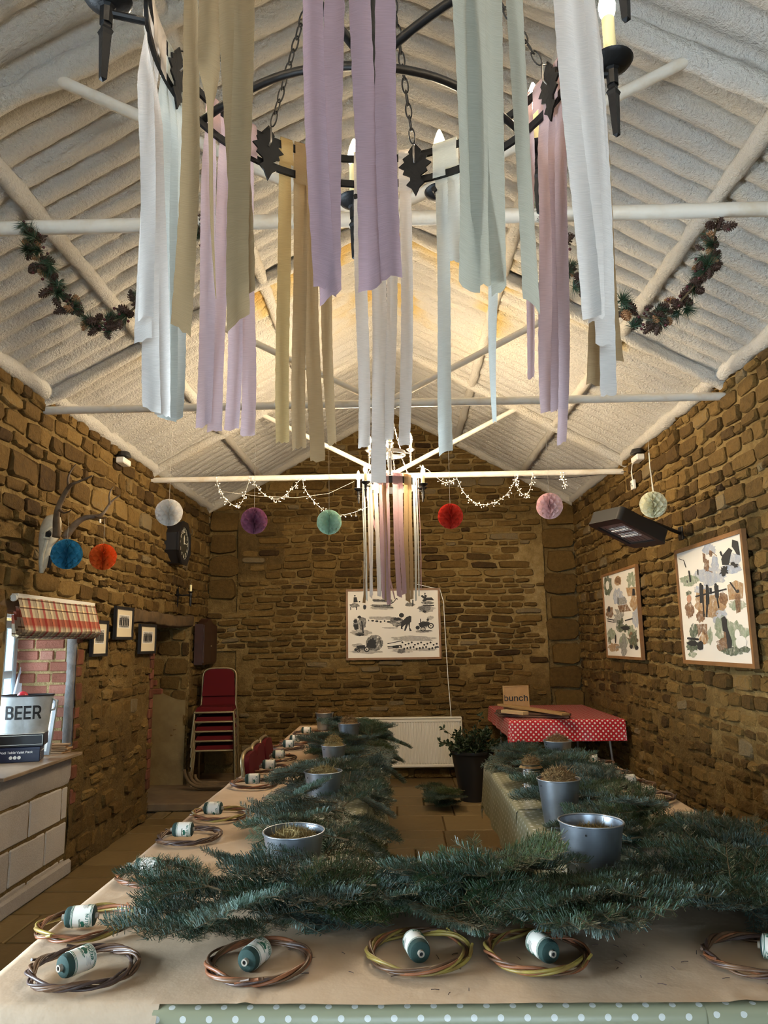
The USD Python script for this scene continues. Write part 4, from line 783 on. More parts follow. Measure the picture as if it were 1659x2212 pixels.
# ------------------------------------------------------------------ cut fir branches: eight built, the rest are references, heaped along the tables
def fir_branch(k, label, loc, rot, sc, group, mat_):
    rg = np.random.RandomState(300+k); t = thing('fir_branch', label, 'fir branch', (0, 0, 0), group=group); place(t, loc, rot, sc)
    L = rg.uniform(.30, .42); bend = rg.uniform(-.10, .10); stems, nd = [], []
    def twig(p0, yaw, L, rise, r0_, curve):
        n = max(6, int(L/.02)); s = np.linspace(0, 1, n); ang = yaw+curve*s; d = np.c_[np.cos(ang), np.sin(ang), rise*(1-1.1*s)]; d /= np.linalg.norm(d, axis=1, keepdims=True)
        P = p0+np.r_[[[0, 0, 0]], np.cumsum((d[:-1]+d[1:])/2*L/(n-1), 0)]; stems.append(tube(P, np.linspace(r0_, .0009, n), 5, caps=False)); return P, d
    def needles_on(P, d, L, start=0.):
        m = int(L/.0027)
        for i in range(m):
            s = start+(1-start)*(i+rg.rand())/m; q = s*(len(P)-1); j = min(int(q), len(P)-2); f = q-j; p = P[j]*(1-f)+P[j+1]*f; dd = d[j]
            lat = np.cross([0, 0, 1.0], dd); lat /= max(np.linalg.norm(lat), 1e-6); up = np.cross(dd, lat)
            for sd in (-1, 1):
                el = rg.uniform(-.35, .95) if rg.rand() < .75 else rg.uniform(.8, 1.5); fw = rg.uniform(.35, .75)+.5*max(0, s-.85)*4
                v = sd*lat*math.cos(el)+up*math.sin(el)+dd*fw; v /= np.linalg.norm(v)
                ln = rg.uniform(.021, .031)*(1-.35*max(0, s-.8)*3*.6); w = np.cross(v, up*math.cos(el)-sd*lat*math.sin(el)); w = w/max(np.linalg.norm(w), 1e-6)*.00125
                if np.cross(w, v) @ up < 0: w = -w
                b = p+v*.001; e = p+v*ln+np.array([0, 0, -.0015]); nd.append((b-w*.7, b+w*.7, e+w*.75, e-w*.75))
    P, d = twig(np.zeros(3), 0, L, .12, .0038, bend); needles_on(P, d, L, .12)
    for i in range(2, len(P)-2, 2):
        s = i/(len(P)-1)
        for sd in (-1, 1):
            if rg.rand() < .12: continue
            l = L*.56*(1-s)**.8*rg.uniform(.75, 1.1)+.03
            Q, e = twig(P[i], math.atan2(d[i][1], d[i][0])+sd*rg.uniform(.75, 1.0), l, rg.uniform(-.05, .25), .0022, -sd*rg.uniform(.1, .4)); needles_on(Q, e, l, .05)
            if l > .11:
                for sq in (-1, 1):
                    jj = int(len(Q)*rg.uniform(.3, .6)); l2 = l*rg.uniform(.3, .45)
                    Q2, e2 = twig(Q[jj], math.atan2(e[jj][1], e[jj][0])+sq*.8, l2, .1, .0015, -sq*.2); needles_on(Q2, e2, l2, .1)
    V = np.array(nd).reshape(-1, 3); n = len(nd); i = np.arange(n)*4
    F = np.vstack([np.c_[i, i+1, i+2], np.c_[i, i+2, i+3]])
    part(t, 'stem', cat(stems), 'fir_stem', True); part(t, 'needles', (V, F), mat_, False, kind='stuff')
    return t
fir = []
NM = ['needle_green', 'needle_blue', 'needle_blue', 'needle_green', 'needle_olive', 'needle_green', 'needle_blue', 'needle_olive']
def put_fir(loc, rot, sc, label, group):
    if len(fir) < 8: fir.append(fir_branch(len(fir), label, loc, rot, sc, group, NM[len(fir)]))
    else: copy_of(fir[rg.choice(8, p=[.17, .17, .17, .15, .07, .12, .10, .05])], label, loc, rot, sc, group)
def zone(p, spots): return min(spots, key=lambda q: (q[0]-p[0])**2+(q[1]-p[1])**2)[2]
ZL = [(-.4, 2.45, 'beside the nearest bucket'), (-.4, 3.0, 'between the first two buckets'), (-.4, 3.6, 'around the second bucket'), (-.4, 4.6, 'around the third bucket'), (-.4, 5.7, 'around the fourth bucket'), (-.5, 6.8, 'at the far end')]
ZF = [(-.4, 2.3, 'at the left end'), (0, 2.3, 'left of centre'), (.4, 2.3, 'in the middle'), (.8, 2.3, 'right of centre'), (1.3, 2.3, 'at the right end')]
ZR_ = [(.8, 2.5, 'beside the nearest bucket'), (.8, 3.1, 'beside the second bucket'), (.8, 3.9, 'by the tin can'), (.9, 4.8, 'at the far end')]
def heap(n, fx, label, group, spots):
    for k in range(n):
        (x, y, z), yaw = fx(k, (k+rg.rand())/n)
        zn = zone((x, y), spots); put_fir((x, y, z), (rg.uniform(-.35, .35)+(PI if rg.rand() < .22 else 0), rg.uniform(-.18, .08), yaw), rg.uniform(.72, 1.05), f'{label} {zn}', f'{group}, {zn}')
BK = [(-.355, 2.52, .12), (-.37, 3.58, .11), (-.415, 4.62, .10), (-.40, 5.75, .10), (-.69, 6.78, .1), (.59, 2.50, .125), (.645, 3.24, .115), (.95, 4.74, .1), (.655, 3.98, .07)]
def clear(x, y, z, yaw, reach=.17):
    for bx_, by_, r in BK:
        m = (x+reach*math.cos(yaw), y+reach*math.sin(yaw))
        if math.hypot(m[0]-bx_, m[1]-by_) < r+.06 or math.hypot(x-bx_, y-by_) < r+.02 or math.hypot(x+2*reach*math.cos(yaw)-bx_, y+2*reach*math.sin(yaw)-by_) < r: return False
    return True
def pick(fn):
    for _ in range(60):
        q, yaw = fn()
        if clear(*q, yaw): break
    return q, yaw
Z1 = ZP+.018
def f_left(k, u):
    def fn():
        y = 2.35+4.6*u+rg.uniform(-.05, .05); side = rg.rand()
        yaw = rg.uniform(PI*.62, PI*1.38) if side < .5 else rg.uniform(PI*.3, PI*.7) if side < .75 else rg.uniform(PI*1.3, PI*1.7)
        x = max(rg.uniform(-.55, -.22), (-.64 if y > 2.95 else -.50)-.36*math.cos(yaw)); return (min(x, -.19), y, Z1+rg.uniform(0, .085)), yaw
    return pick(fn)
def f_left_hang(k, u):
    y = 2.75+4.0*u; return (rg.uniform(-.34, -.25), y, Z1+rg.uniform(.01, .05)), rg.uniform(-.7, .7)
def f_front(k, u):
    def fn():
        x = -.50+1.95*u+rg.uniform(-.06, .06); return (x, rg.uniform(2.12, 2.47), Z1+rg.uniform(0, .085)), rg.choice([rg.uniform(-.5, .5), rg.uniform(PI-.5, PI+.5), rg.uniform(-2.3, -.8), rg.uniform(.6, 2.5)], p=[.36, .36, .17, .11])
    return pick(fn)
def f_right(k, u):
    def fn():
        y = 2.45+2.35*u+rg.uniform(-.05, .05); yaw = rg.choice([rg.uniform(-.8, .8), rg.uniform(PI-.9, PI+.7), rg.uniform(-2.6, -.5), rg.uniform(.9, 2.2)], p=[.4, .2, .25, .15])
        x = min(rg.uniform(.66, 1.0), 1.03-.36*math.cos(yaw)) if y > 2.75 else rg.uniform(.74, 1.0)
        x = max(x, .52-.34*math.cos(yaw)) if math.cos(yaw) < 0 else x; return (x, y, Z1+rg.uniform(0, .08)), yaw
    return pick(fn)
heap(84, f_left, 'cut fir branch heaped on the left tables', 'fir branches on the left tables', ZL)
heap(76, f_front, 'cut fir branch heaped across the front table', 'fir branches on the front table', ZF)
heap(66, f_right, 'cut fir branch heaped on the right tables', 'fir branches on the right tables', ZR_)
for k in range(22):                                       # sprays that spill over the inner edge of the left tables
    q, yaw = f_left_hang(k, (k+rg.rand())/22)
    if not clear(*q, yaw): continue
    put_fir(q, (rg.uniform(-.3, .3), rg.uniform(.25, .75), yaw), rg.uniform(.7, .95), 'fir branch spilling over the inner edge of the left tables', 'fir branches hanging over the left tables')
for k, (x, y, yaw, sc) in enumerate([(-.36, 2.13, PI+.10, .95), (-.44, 2.05, PI+.30, .95), (-.42, 2.07, PI+1.15, .6), (-.34, 2.30, PI-.15, .7), (-.34, 2.08, PI+1.35, .6)]):
    put_fir((x, y, Z1+.03), (0, -.05, yaw), sc, f'{["long", "silvery", "short", "raised", "stubby"][k]} fir spray pointing left over the corner of the brown paper', 'fir sprays at the left front corner')
for k in range(7):
    put_fir((.50+rg.uniform(-.12, .14), 7.28+rg.uniform(-.12, .12), .02+.02*k), (rg.uniform(-.3, .3), 0, rg.uniform(2.2, 4.0)), .95, 'dark fir branch lying on the floor by the black planter', 'fir branches on the floor')

# ------------------------------------------------------------------ chairs
def chair_proto(label, loc, rotz, group, low=False):
    t = thing('banquet_chair', label, 'chair', (0, 0, 0), group=group); place(t, loc, (0, 0, rotz))
    sz = .39 if low else .45; w = .20; bt = .80 if low else .90
    seat = trimesh.convex.convex_hull(np.vstack([np.c_[[-w, w, w, -w, -w+.02, w-.02, w-.02, -w+.02], [-.19, -.19, .19, .19, -.17, -.17, .17, .17], [sz-.045]*4+[sz+.008]*4]]))
    part(t, 'seat', tm(seat), 'red_cloth')
    a = np.linspace(0, PI, 20); pw, ph = .165, bt-sz-.12
    prof = [(-pw*1.08, 0), (pw*1.08, 0)]+[(pw*np.sign(math.cos(q))*abs(math.cos(q))**.55, ph-.12+.12*abs(math.sin(q))**.55) for q in a]
    lean = np.array([0, .13, 1.0])/math.hypot(.13, 1)
    part(t, 'backrest', frame_map(extrude(Polygon(prof), .034), (0, .195, sz+.10), (1, 0, 0), lean, (0, -lean[2], lean[1])), 'red_cloth', 30)
    bk = [(-.185, .19, sz+.0)]+[np.array([0, .195, sz+.10])+np.array([x*1.10, 0, 0])+lean*(y+.012) for x, y in prof[2:][::-1]]+[(.185, .19, sz+.0)]
    part(t, 'back_frame', tube(np.array([tuple(p) for p in bk]), .0115, 8), 'gold_tube', True)
    for sx in (-1, 1):
        part(t, 'leg', tube([(sx*.20, -.185, sz-.03), (sx*.225, -.215, .0)], .011, 8), 'gold_tube', True)
        part(t, 'leg', tube([(sx*.187, .19, sz+.02), (sx*.21, .20, .25), (sx*.215, .255, .0)], .011, 8), 'gold_tube', True)
        part(t, 'side_rail', tube([(sx*.20, -.19, sz-.04), (sx*.19, .19, sz-.04)], .010, 8), 'gold_tube', True)
    part(t, 'front_rail', tube([(-.205, -.19, sz-.042), (.205, -.19, sz-.042)], .011, 8), 'gold_tube', True)
    return t
c0 = None
for k in range(5):
    loc = (-1.99, 8.20-.012*k, .077+.098*k); lab = f"gold-framed red banquet chair, {['bottom', 'second from bottom', 'third from bottom', 'fourth from bottom', 'topmost'][k]} of the corner stack"
    if c0 is None: c0 = chair_proto(lab, loc, .12, 'stacked red chairs in the far left corner', True)
    else: copy_of(c0, lab, loc, (0, 0, .12), 1.0, 'stacked red chairs in the far left corner')
c1 = None
for k, (px, py) in enumerate([(526, 1606), (545, 1590), (562, 1579)]):
    P = pZ(px, py, .93); loc = (P[0]+.26, P[1]+.0, 0); lab = f"red banquet chair drawn up to the left table, {['nearest', 'middle', 'farthest'][k]} of three"
    if c1 is None: c1 = chair_proto(lab, loc, PI/2+.03, 'red chairs drawn up to the left tables')
    else: copy_of(c1, lab, loc, (0, 0, PI/2+.03), 1.0, 'red chairs drawn up to the left tables')
t = thing('bentwood_runner', 'dark curved wooden runners lying on the stone step by the chair stack', 'wooden runners', (-2.02, 7.72, .077))
for k in range(3):
    q = np.linspace(0, 1, 20); rr = .17-.045*k
    part(t, 'runner', tube(np.r_[np.c_[-rr*np.sin(q*PI/2+PI*0), np.full(20, .03*k), .19-.03*k-rr+rr*(1-np.cos(q*PI/2)) + .02][::-1]+[0, 0, -.0], np.c_[np.linspace(.02, .55, 8), np.full(8, .03*k), np.full(8, .19-.03*k-rr+.02)]], .016, 8), 'old_timber', True)

# ------------------------------------------------------------------ radiator, conduit
t = thing('radiator', 'long cream ribbed panel radiator under the black and white print', 'radiator', (-.06, YB-.09, .125))
W, H = 1.46, .55
prof = []; n = 48
for k in range(n):
    x = -W/2+.02+(W-.04)*k/n; p = (W-.04)/n; prof += [(x, 0), (x+p*.32, 0), (x+p*.42, .009), (x+p*.90, .009)]
prof += [(W/2-.02, 0)]
P = np.array([[(x, -.03+(-d), z) for z in (.035, .045, H-.06, H-.05)] for x, d in prof]); P[:, 0, 1] = -.03; P[:, 3, 1] = -.03
v, f = grid(P); part(t, 'front_panel', (v, f), 'white_enamel')
part(t, 'back_panel', cbox((W, .02, H-.02), (0, -.01, H/2), .006), 'white_enamel'); part(t, 'top_grille', cbox((W+.006, .075, .022), (0, -.012, H-.012), .006), 'white_enamel')
for z_ in (.018,): part(t, 'lower_rim', cbox((W, .05, .035), (0, -.018, z_), .010), 'white_enamel')
part(t, 'upper_rim', cbox((W, .05, .04), (0, -.018, H-.042), .010), 'white_enamel')
for sx in (-1, 1): part(t, 'side_cover', cbox((.012, .075, H-.02), (sx*W/2, -.012, H/2), .004), 'white_enamel')
part(t, 'valve', lathe_at([(.0005, -.03), (.016, -.03), (.018, .03), (.0005, .035)], (W/2+.035, -.02), .05, 14), 'white_plastic', 40)
part(t, 'feed_pipe', tube([(W/2+.035, -.02, .03), (W/2+.035, -.02, -.12)], .008, 8), 'white_plastic', True)
for sx in (-1, 1): part(t, 'wall_bracket', bx((.03, .045, .1), (sx*.5, .030, .3)), 'white_enamel')
def cable(pts, r, m, label, cat_='cable', grp=None): return single('cable', tube(np.array(pts), r, 6), m, label, cat_, grp, True)
Yw = YB-.045
cable([pY(900, 1262, Yw), pY(930, 1269, Yw), pY(950, 1272, Yw), pY(958, 1300, Yw), pY(963, 1390, Yw), pY(968, 1470, Yw), pY(974, 1540, Yw), pY(975, 1560, Yw)], .0055, 'white_plastic', 'thin white conduit running down the far wall beside the print')

# ------------------------------------------------------------------ pictures: prints are built flat, from quad corners in the photograph's close-ups
def homog(src, dst):
    A, b = [], []
    for (x, y), (u, v) in zip(src, dst): A += [[x, y, 1, 0, 0, 0, -u*x, -u*y], [0, 0, 0, x, y, 1, -v*x, -v*y]]; b += [u, v]
    h = np.linalg.solve(np.array(A, float), np.array(b, float)); return np.append(h, 1).reshape(3, 3)
def blob(cx, cy, rx, ry, sd=0, rough=.25, n=26):
    rg_ = np.random.RandomState(int(cx*7+cy*3+sd)); a = np.linspace(0, 2*PI, n, endpoint=False); k = 1+rough*(rg_.rand(n)-.5)*1.6
    return Polygon(np.c_[cx+rx*k*np.cos(a), cy+ry*k*np.sin(a)]).buffer(0)
def ell(cx, cy, rx, ry): return affinity.scale(Point(cx, cy).buffer(1, 12), rx, ry)
def line(*p, w=4): return LineString(p).buffer(w)
def poly(*p): return Polygon(p).buffer(0)
def picture(name, label, O, U, N, w, h, quad, layers, frame_mat, fw, depth=.028, mount=None, paper='print_paper', group=None):
    """O: lower left back corner of the frame on the wall, U: along, N: out. layers: (material, part name, shapes in close-up pixels)"""
    t = thing(name, label, 'picture', (0, 0, 0), group=group); Z = np.array([0, 0, 1.0]); U, N = np.array(U, float), np.array(N, float)
    fr = sbox(0, 0, w, h).difference(sbox(fw, fw, w-fw, h-fw))
    part(t, 'frame', frame_map(extrude(fr, depth), O, U, Z, N), frame_mat)
    part(t, 'backing', frame_map(bx((w-.004, h-.004, .008), (w/2, h/2, .004)), O, U, Z, N), 'old_timber')
    part(t, 'print', frame_map(bx((w-2*fw+.004, h-2*fw+.004, .003), (w/2, h/2, depth*.55)), O, U, Z, N), paper)
    Hm = homog(quad, [(fw, h-fw), (w-fw, h-fw), (w-fw, fw), (fw, fw)]); lim = sbox(fw+.002, fw+.002, w-fw-.002, h-fw-.002)
    for i, (m, nm, shapes) in enumerate(layers):
        out = []
        for g in shapes:
            for q in getattr(g, 'geoms', [g]):
                c = np.array(q.exterior.coords); p = np.c_[c, np.ones(len(c))] @ Hm.T; g2 = Polygon(p[:, :2]/p[:, 2:]).buffer(0)
                for hole_ in q.interiors:
                    c = np.array(hole_.coords); p = np.c_[c, np.ones(len(c))] @ Hm.T; g2 = g2.difference(Polygon(p[:, :2]/p[:, 2:]).buffer(0))
                out.append(g2)
        u = unary_union(out).intersection(lim)
        if not u.is_empty: part(t, nm, frame_map(extrude(u, .0003), np.asarray(O)+N*(depth*.55+.0016+.0004*i), U, Z, N), m)
    return t
def wheel(x, y, r): return ell(x, y, r, r).difference(ell(x, y, r*.62, r*.62)).union(ell(x, y, r*.25, r*.25))
sheep = [ell(950+48*i, 930+18*((i*5) % 3), 15, 14) for i in range(12)]+[ell(930+48*i, 1000+10*((i*3) % 4), 14, 18) for i in range(12)]
picture('framed_print', 'large framed black and white print of farming sketches on the far wall', (-.635, YB-.035, 1.315), (1, 0, 0), (0, -1, 0), 1.105, .82, [(105, 122), (1492, 98), (1520, 1155), (115, 1182)],
 [('ink_pale', 'pale_wash', [blob(650, 545, 230, 26), blob(1130, 870, 330, 45), blob(1320, 400, 130, 60), blob(300, 780, 160, 50), blob(380, 1080, 250, 30), blob(640, 385, 170, 28), blob(960, 1060, 170, 40), blob(1290, 1040, 190, 26), blob(1380, 540, 50, 30), blob(1260, 760, 110, 18), blob(260, 980, 90, 30), blob(760, 700, 120, 14)]),
  ('ink_mid', 'grey_wash', [blob(210, 345, 75, 38), blob(1340, 300, 95, 26), blob(1290, 390, 110, 40), blob(1060, 330, 75, 32), blob(330, 630, 55, 110), blob(235, 650, 45, 90), blob(865, 605, 105, 75), blob(520, 940, 138, 125, 1, .08), blob(1290, 640, 85, 45), blob(300, 1020, 75, 40), poly((485, 240), (790, 250), (800, 300), (500, 285)), blob(620, 350, 150, 20), blob(290, 800, 70, 30), blob(930, 1070, 60, 35)]),
  ('ink_dark', 'dark_ink', [ell(213, 192, 13, 13), poly((195, 215), (240, 212), (260, 292), (192, 300)), blob(365, 370, 24, 38), line((150, 375), (150, 412), w=7), line((240, 370), (240, 412), w=7), ell(285, 285, 12, 12), line((490, 262), (690, 268), w=5), line((480, 335), (760, 345), w=6), line((520, 365), (800, 375), w=7), line((745, 335), (815, 290), (858, 232), (875, 245), w=6),
   ell(1296, 153, 11, 11), poly((1290, 165), (1330, 190), (1310, 225), (1285, 215)), poly((1228, 190), (1262, 178), (1300, 222), (1400, 215), (1440, 262), (1330, 262), (1270, 285), (1255, 262), (1280, 240), (1240, 205)), line((1270, 340), (1430, 345), w=9), line((1110, 260), (1110, 345), w=10), blob(1290, 440, 30, 18), ell(222, 597, 30, 27), poly((195, 650), (262, 640), (275, 720), (215, 735)), blob(285, 530, 30, 22), line((320, 600), (345, 780), w=10), blob(300, 810, 55, 22),
   *[ell(x, y, rx, 14) for x, y, rx in ((430, 582, 6), (490, 587, 22), (555, 595, 24), (614, 605, 17), (675, 592, 12), (735, 605, 28))], ell(935, 500, 38, 36), poly((1010, 530), (1065, 505), (1088, 520), (1085, 605), (1068, 615), (1062, 690), (1095, 745), (1060, 750), (1040, 640), (1000, 745), (975, 745), (1000, 640), (950, 690), (955, 720), (925, 715), (930, 620), (860, 640), (940, 600)), line((860, 670), (1000, 640), w=5), blob(870, 560, 60, 26),
   wheel(1387, 665, 46), wheel(1267, 718, 40), ell(1185, 695, 32, 30), poly((1200, 625), (1290, 600), (1370, 610), (1350, 660), (1220, 690)), line((1227, 560), (1227, 610), w=7), ell(1340, 570, 18, 22), blob(1300, 745, 120, 9), blob(480, 950, 70, 85, 2, .3), line((600, 860), (625, 1010), w=5), wheel(400, 1040, 44), wheel(270, 1060, 28), ell(228, 1048, 22, 24), poly((240, 985), (370, 975), (380, 1020), (260, 1040)), line((725, 950), (940, 905), w=6), line((725, 1000), (930, 975), w=8), line((730, 1020), (900, 1010), w=6), *sheep, blob(850, 1000, 55, 20), blob(1480, 1000, 35, 14)])], 'oak_frame', .024)
picture('framed_print', 'large framed watercolour of gundogs, pheasants and beaters, nearer one on the right wall', (XR-.03, 5.52, 1.33), (0, -1, 0), (-1, 0, 0), 1.105, .82, [(230, 490), (1125, 190), (1305, 2040), (355, 2010)],
 [('wash_blue', 'blue_wash', [blob(700, 800, 210, 130), blob(680, 420, 90, 80), blob(760, 640, 50, 120), blob(560, 1000, 90, 60), blob(1040, 560, 80, 90), blob(980, 700, 150, 60), blob(830, 1380, 90, 150)]),
  ('wash_green', 'green_wash', [blob(410, 860, 130, 65), blob(390, 930, 70, 25), blob(1080, 1210, 120, 70), blob(1040, 1620, 190, 180), blob(870, 1550, 110, 180), blob(690, 1660, 40, 120), blob(450, 1930, 60, 40)]),
  ('wash_ochre', 'ochre_wash', [blob(760, 1180, 190, 130), blob(600, 1180, 110, 180), blob(690, 1340, 110, 60), poly((935, 930), (1050, 855), (1155, 900), (1150, 1110), (960, 1140)), blob(610, 1690, 60, 80)]),
  ('wash_brown', 'brown_wash', [blob(650, 650, 36, 90), poly((590, 470), (630, 490), (630, 600), (600, 610)), line((640, 710), (725, 745), w=7), blob(705, 480, 22, 50), line((735, 465), (790, 515), w=5), blob(410, 1300, 62, 110), blob(560, 1380, 60, 90), poly((505, 1490), (655, 1485), (660, 1780), (630, 1650), (580, 1600), (530, 1680)), blob(870, 1790, 85, 100), blob(925, 1660, 42, 95), blob(880, 1120, 60, 90), poly((1035, 1060), (1115, 1050), (1120, 1300), (1060, 1330))]),
  ('wash_skin', 'skin_tone', [ell(405, 1130, 32, 58)]),
  ('wash_white', 'white_body', [ell(1075, 1620, 36, 68), blob(1130, 1740, 75, 100, 1, .12)]),
  ('wash_deepgreen', 'deep_green', [blob(1010, 1870, 140, 60), blob(1180, 1840, 70, 45), blob(470, 1600, 55, 110), blob(450, 1800, 80, 90), poly((360, 1040), (400, 1012), (440, 1030), (435, 1062), (370, 1090))]),
  ('ink_dark', 'dark_ink', [poly((875, 500), (960, 395), (1005, 430), (985, 470), (955, 640), (870, 640), (855, 560)), poly((830, 460), (850, 440), (875, 520), (850, 510)), poly((1005, 280), (1080, 300), (1110, 500), (1070, 490), (1030, 420), (1000, 380)), blob(890, 720, 60, 60, 3, .6), blob(1030, 640, 60, 30, 3, .8), line((405, 735), (425, 880), w=10), line((527, 715), (530, 780), w=7), line((378, 870), (380, 900), w=5),
   poly((550, 930), (600, 930), (610, 1180), (560, 1190)), ell(568, 925, 16, 24), line((600, 1150), (615, 1380), w=9), poly((640, 960), (680, 960), (690, 1200), (645, 1220)), ell(655, 945, 15, 22), line((660, 1200), (650, 1380), w=10), poly((690, 970), (720, 970), (720, 1060), (695, 1060)), poly((755, 940), (810, 930), (820, 1110), (775, 1110)), ell(776, 925, 16, 22), line((795, 1100), (820, 1250), w=9), line((505, 1095), (920, 985), w=11), line((980, 890), (1075, 1030), w=9), ell(1085, 1010, 17, 24), poly((855, 1400), (900, 1368), (930, 1420), (935, 1520), (1000, 1720), (1000, 1820), (945, 1830), (920, 1600), (880, 1580)), line((395, 1700), (530, 1710), w=16), blob(460, 1770, 70, 40), blob(565, 1800, 40, 70), line((265, 560), (330, 580), (360, 680), w=4)])], 'oak_frame', .026)
picture('framed_print', 'framed watercolour of a wreath, church and trees, farther one on the right wall', (XR-.03, 7.55, 1.33), (0, -1, 0), (-1, 0, 0), 1.105, .82, [(190, 1010), (632, 872), (720, 2085), (270, 2070)],
 [('wash_blue', 'blue_wash', [blob(390, 1280, 70, 110), blob(450, 1330, 60, 60), blob(640, 1560, 50, 130)]),
  ('wash_ochre', 'ochre_wash', [poly((500, 1155), (650, 1145), (655, 1260), (530, 1275)), blob(610, 1360, 50, 100), blob(345, 1965, 70, 60), blob(395, 1060, 48, 60)]),
  ('wash_green', 'green_wash', [blob(575, 1050, 60, 100, 1, .5), blob(570, 1740, 45, 80), blob(310, 1790, 60, 80), blob(480, 1900, 55, 120)]),
  ('wash_grey', 'grey_wash', [poly((395, 1300), (495, 1280), (520, 1370), (410, 1390)), blob(420, 1560, 65, 130, 1, .5), blob(480, 1930, 40, 120, 1, .5), blob(400, 1960, 30, 20)]),
  ('wash_brown', 'brown_wash', [blob(395, 1060, 35, 45, 2, .6), blob(290, 1490, 48, 80), poly((395, 1400), (520, 1380), (575, 1470), (430, 1490)), blob(600, 1860, 70, 90, 1, .5)]),
  ('wash_deepgreen', 'deep_green', [blob(258, 1130, 58, 135).difference(ell(255, 1120, 24, 62)), blob(620, 1850, 60, 100, 4, .6), blob(290, 1870, 22, 50), blob(480, 1700, 80, 50, 1, .5), blob(440, 1640, 40, 60, 2, .6)]),
  ('ink_dark', 'dark_ink', [line((260, 1580), (345, 1595), w=6), line((265, 1610), (345, 1625), w=5), line((500, 1600), (590, 1575), w=8), ell(372, 1850, 10, 60), blob(500, 1700, 50, 30), line((400, 1290), (400, 1380), w=4), ell(280, 1450, 14, 40), blob(580, 1950, 18, 30), blob(650, 1960, 22, 30), poly((595, 1170), (620, 1170), (630, 1260), (590, 1265))])], 'oak_frame', .024)
def small_frame(y, z, w, h, label, sd):
    rg_ = np.random.RandomState(sd); xs = np.linspace(40, 160, 6+sd % 2)
    fig = [poly((x-9, 95), (x+9, 95), (x+8, 165), (x-8, 165)).union(ell(x, 84, 7, 9)) for x in xs+rg_.uniform(-4, 4, len(xs))]
    picture('framed_print', label, (XL+.036, y, z), (0, 1, 0), (1, 0, 0), w, h, [(0, 0), (200, 0), (200, 300), (0, 300)],
     [('wash_white', 'mount_edge', [sbox(30, 60, 170, 205)]), ('ink_pale', 'pale_wash', [sbox(37, 66, 163, 198)]), ('ink_mid', 'grey_wash', [blob(100, 100, 55, 22), blob(100, 185, 55, 10)]), ('ink_dark', 'dark_ink', [g.intersection(sbox(38, 67, 162, 197)) for g in [affinity.translate(affinity.scale(f_, .9, .9, origin=(100, 130)), 0, 14) for f_ in fig] if not g.intersection(sbox(38, 67, 162, 197)).is_empty])], 'black_frame', .022, .024, paper='mount_card', group='small black framed prints on the left wall')
small_frame(5.40, 1.44, .29, .265, 'small black framed print of standing figures, half behind the tartan blind', 1)
small_frame(5.83, 1.565, .39, .262, 'small black framed print of figures, the highest of three', 2)
small_frame(6.40, 1.445, .42, .258, 'small black framed print of figures, beside the doorway edge', 3)

# ------------------------------------------------------------------ clock, candle sconce, dark cabinet, skull
O = np.array([XL, 7.33, 2.52])
t = thing('wall_clock', 'black octagonal wall clock with dark dial high on the left wall', 'clock', (0, 0, 0))
oc = lambda r: Polygon([(r*math.cos(PI/8+k*PI/4), r*math.sin(PI/8+k*PI/4)*1.04) for k in range(8)])
put = lambda m, d=0.: frame_map(m, O+np.array([d, 0, 0]), (0, 1, 0), (0, 0, 1), (1, 0, 0))
part(t, 'case', put(extrude(oc(.215), .13)), 'black_frame'); part(t, 'bezel', put(extrude(oc(.225).difference(Point(0, 0).buffer(.165)), .016), .13), 'black_frame')
dial = part(t, 'dial', put(extrude(Point(0, 0).buffer(.165, 32), .002), .131), 'clock_face')
for k in range(12):
    a = PI/2-(k+1)*PI/6; s_ = str(k+1); m = text(s_, .034, .0006); m = (m[0]-[m[0][:, 0].mean(), .017, 0]+[.127*math.cos(a), .127*math.sin(a), 0], m[1]); part(dial, 'numeral', put(m, .1335), 'ivory')
part(dial, 'minute_track', put(extrude(Point(0, 0).buffer(.158, 32).difference(Point(0, 0).buffer(.155, 32)), .0005), .1335), 'ivory')
part(t, 'hour_hand', put(extrude(poly((-.008, -.01), (.008, -.01), (.02, .05), (0, .085), (-.02, .05)), .001), .136), 'ivory', label='broad pale spade hand')
part(t, 'minute_hand', put(extrude(poly((-.02, -.004), (.12, -.002), (.12, .002), (-.02, .004)), .001), .138), 'ivory')
for sz in (-1, 1): part(t, 'side_knob', move(lathe([(.0005, -.02), (.014, -.02), (.018, 0), (.014, .02), (.0005, .02)], 12), O+[.08, .235, sz*.09], (PI/2, 0, 0)), 'black_frame', 40)
t = thing('wall_sconce', 'black iron candle sconce with an unlit bulb below the clock', 'wall light', (XL+.02, 7.55, 2.02))
part(t, 'back_plate', frame_map(extrude(affinity.scale(PLATE, 1.1, 1.5, origin=(0, 0)), .008), (0, 0, 0), (0, 1, 0), (0, 0, 1), (1, 0, 0)), 'black_iron')
part(t, 'bracket_arm', tube([(0, 0, 0), (.06, 0, -.005), (.135, 0, 0)], .008, 8), 'black_iron', True)
part(t, 'drip_dish', lathe_at([(.0005, .0), (.02, .002), (.036, .012), (.034, .014), (.0005, .006)], (.135, 0), .02, 20), 'black_iron', True)
part(t, 'spike', lathe_at([(.0005, -.12), (.010, -.11), (.014, -.05), (.011, -.03), (.017, .0), (.015, .02), (.0005, .02)], (.135, 0), 0, 8), 'black_iron')
part(t, 'candle_sleeve', lathe_at([(.0005, .025), (.012, .025), (.012, .10), (.0005, .102)], (.135, 0), 0, 16), 'candle_sleeve', 40); part(t, 'bulb', move(bulb_mesh(.062, .013), (.135, 0, .102)), 'clear_glass', True)
t = thing('dark_cabinet', 'dark wooden wall cabinet with arched top beside the far left corner', 'cabinet', (0, 0, 0))
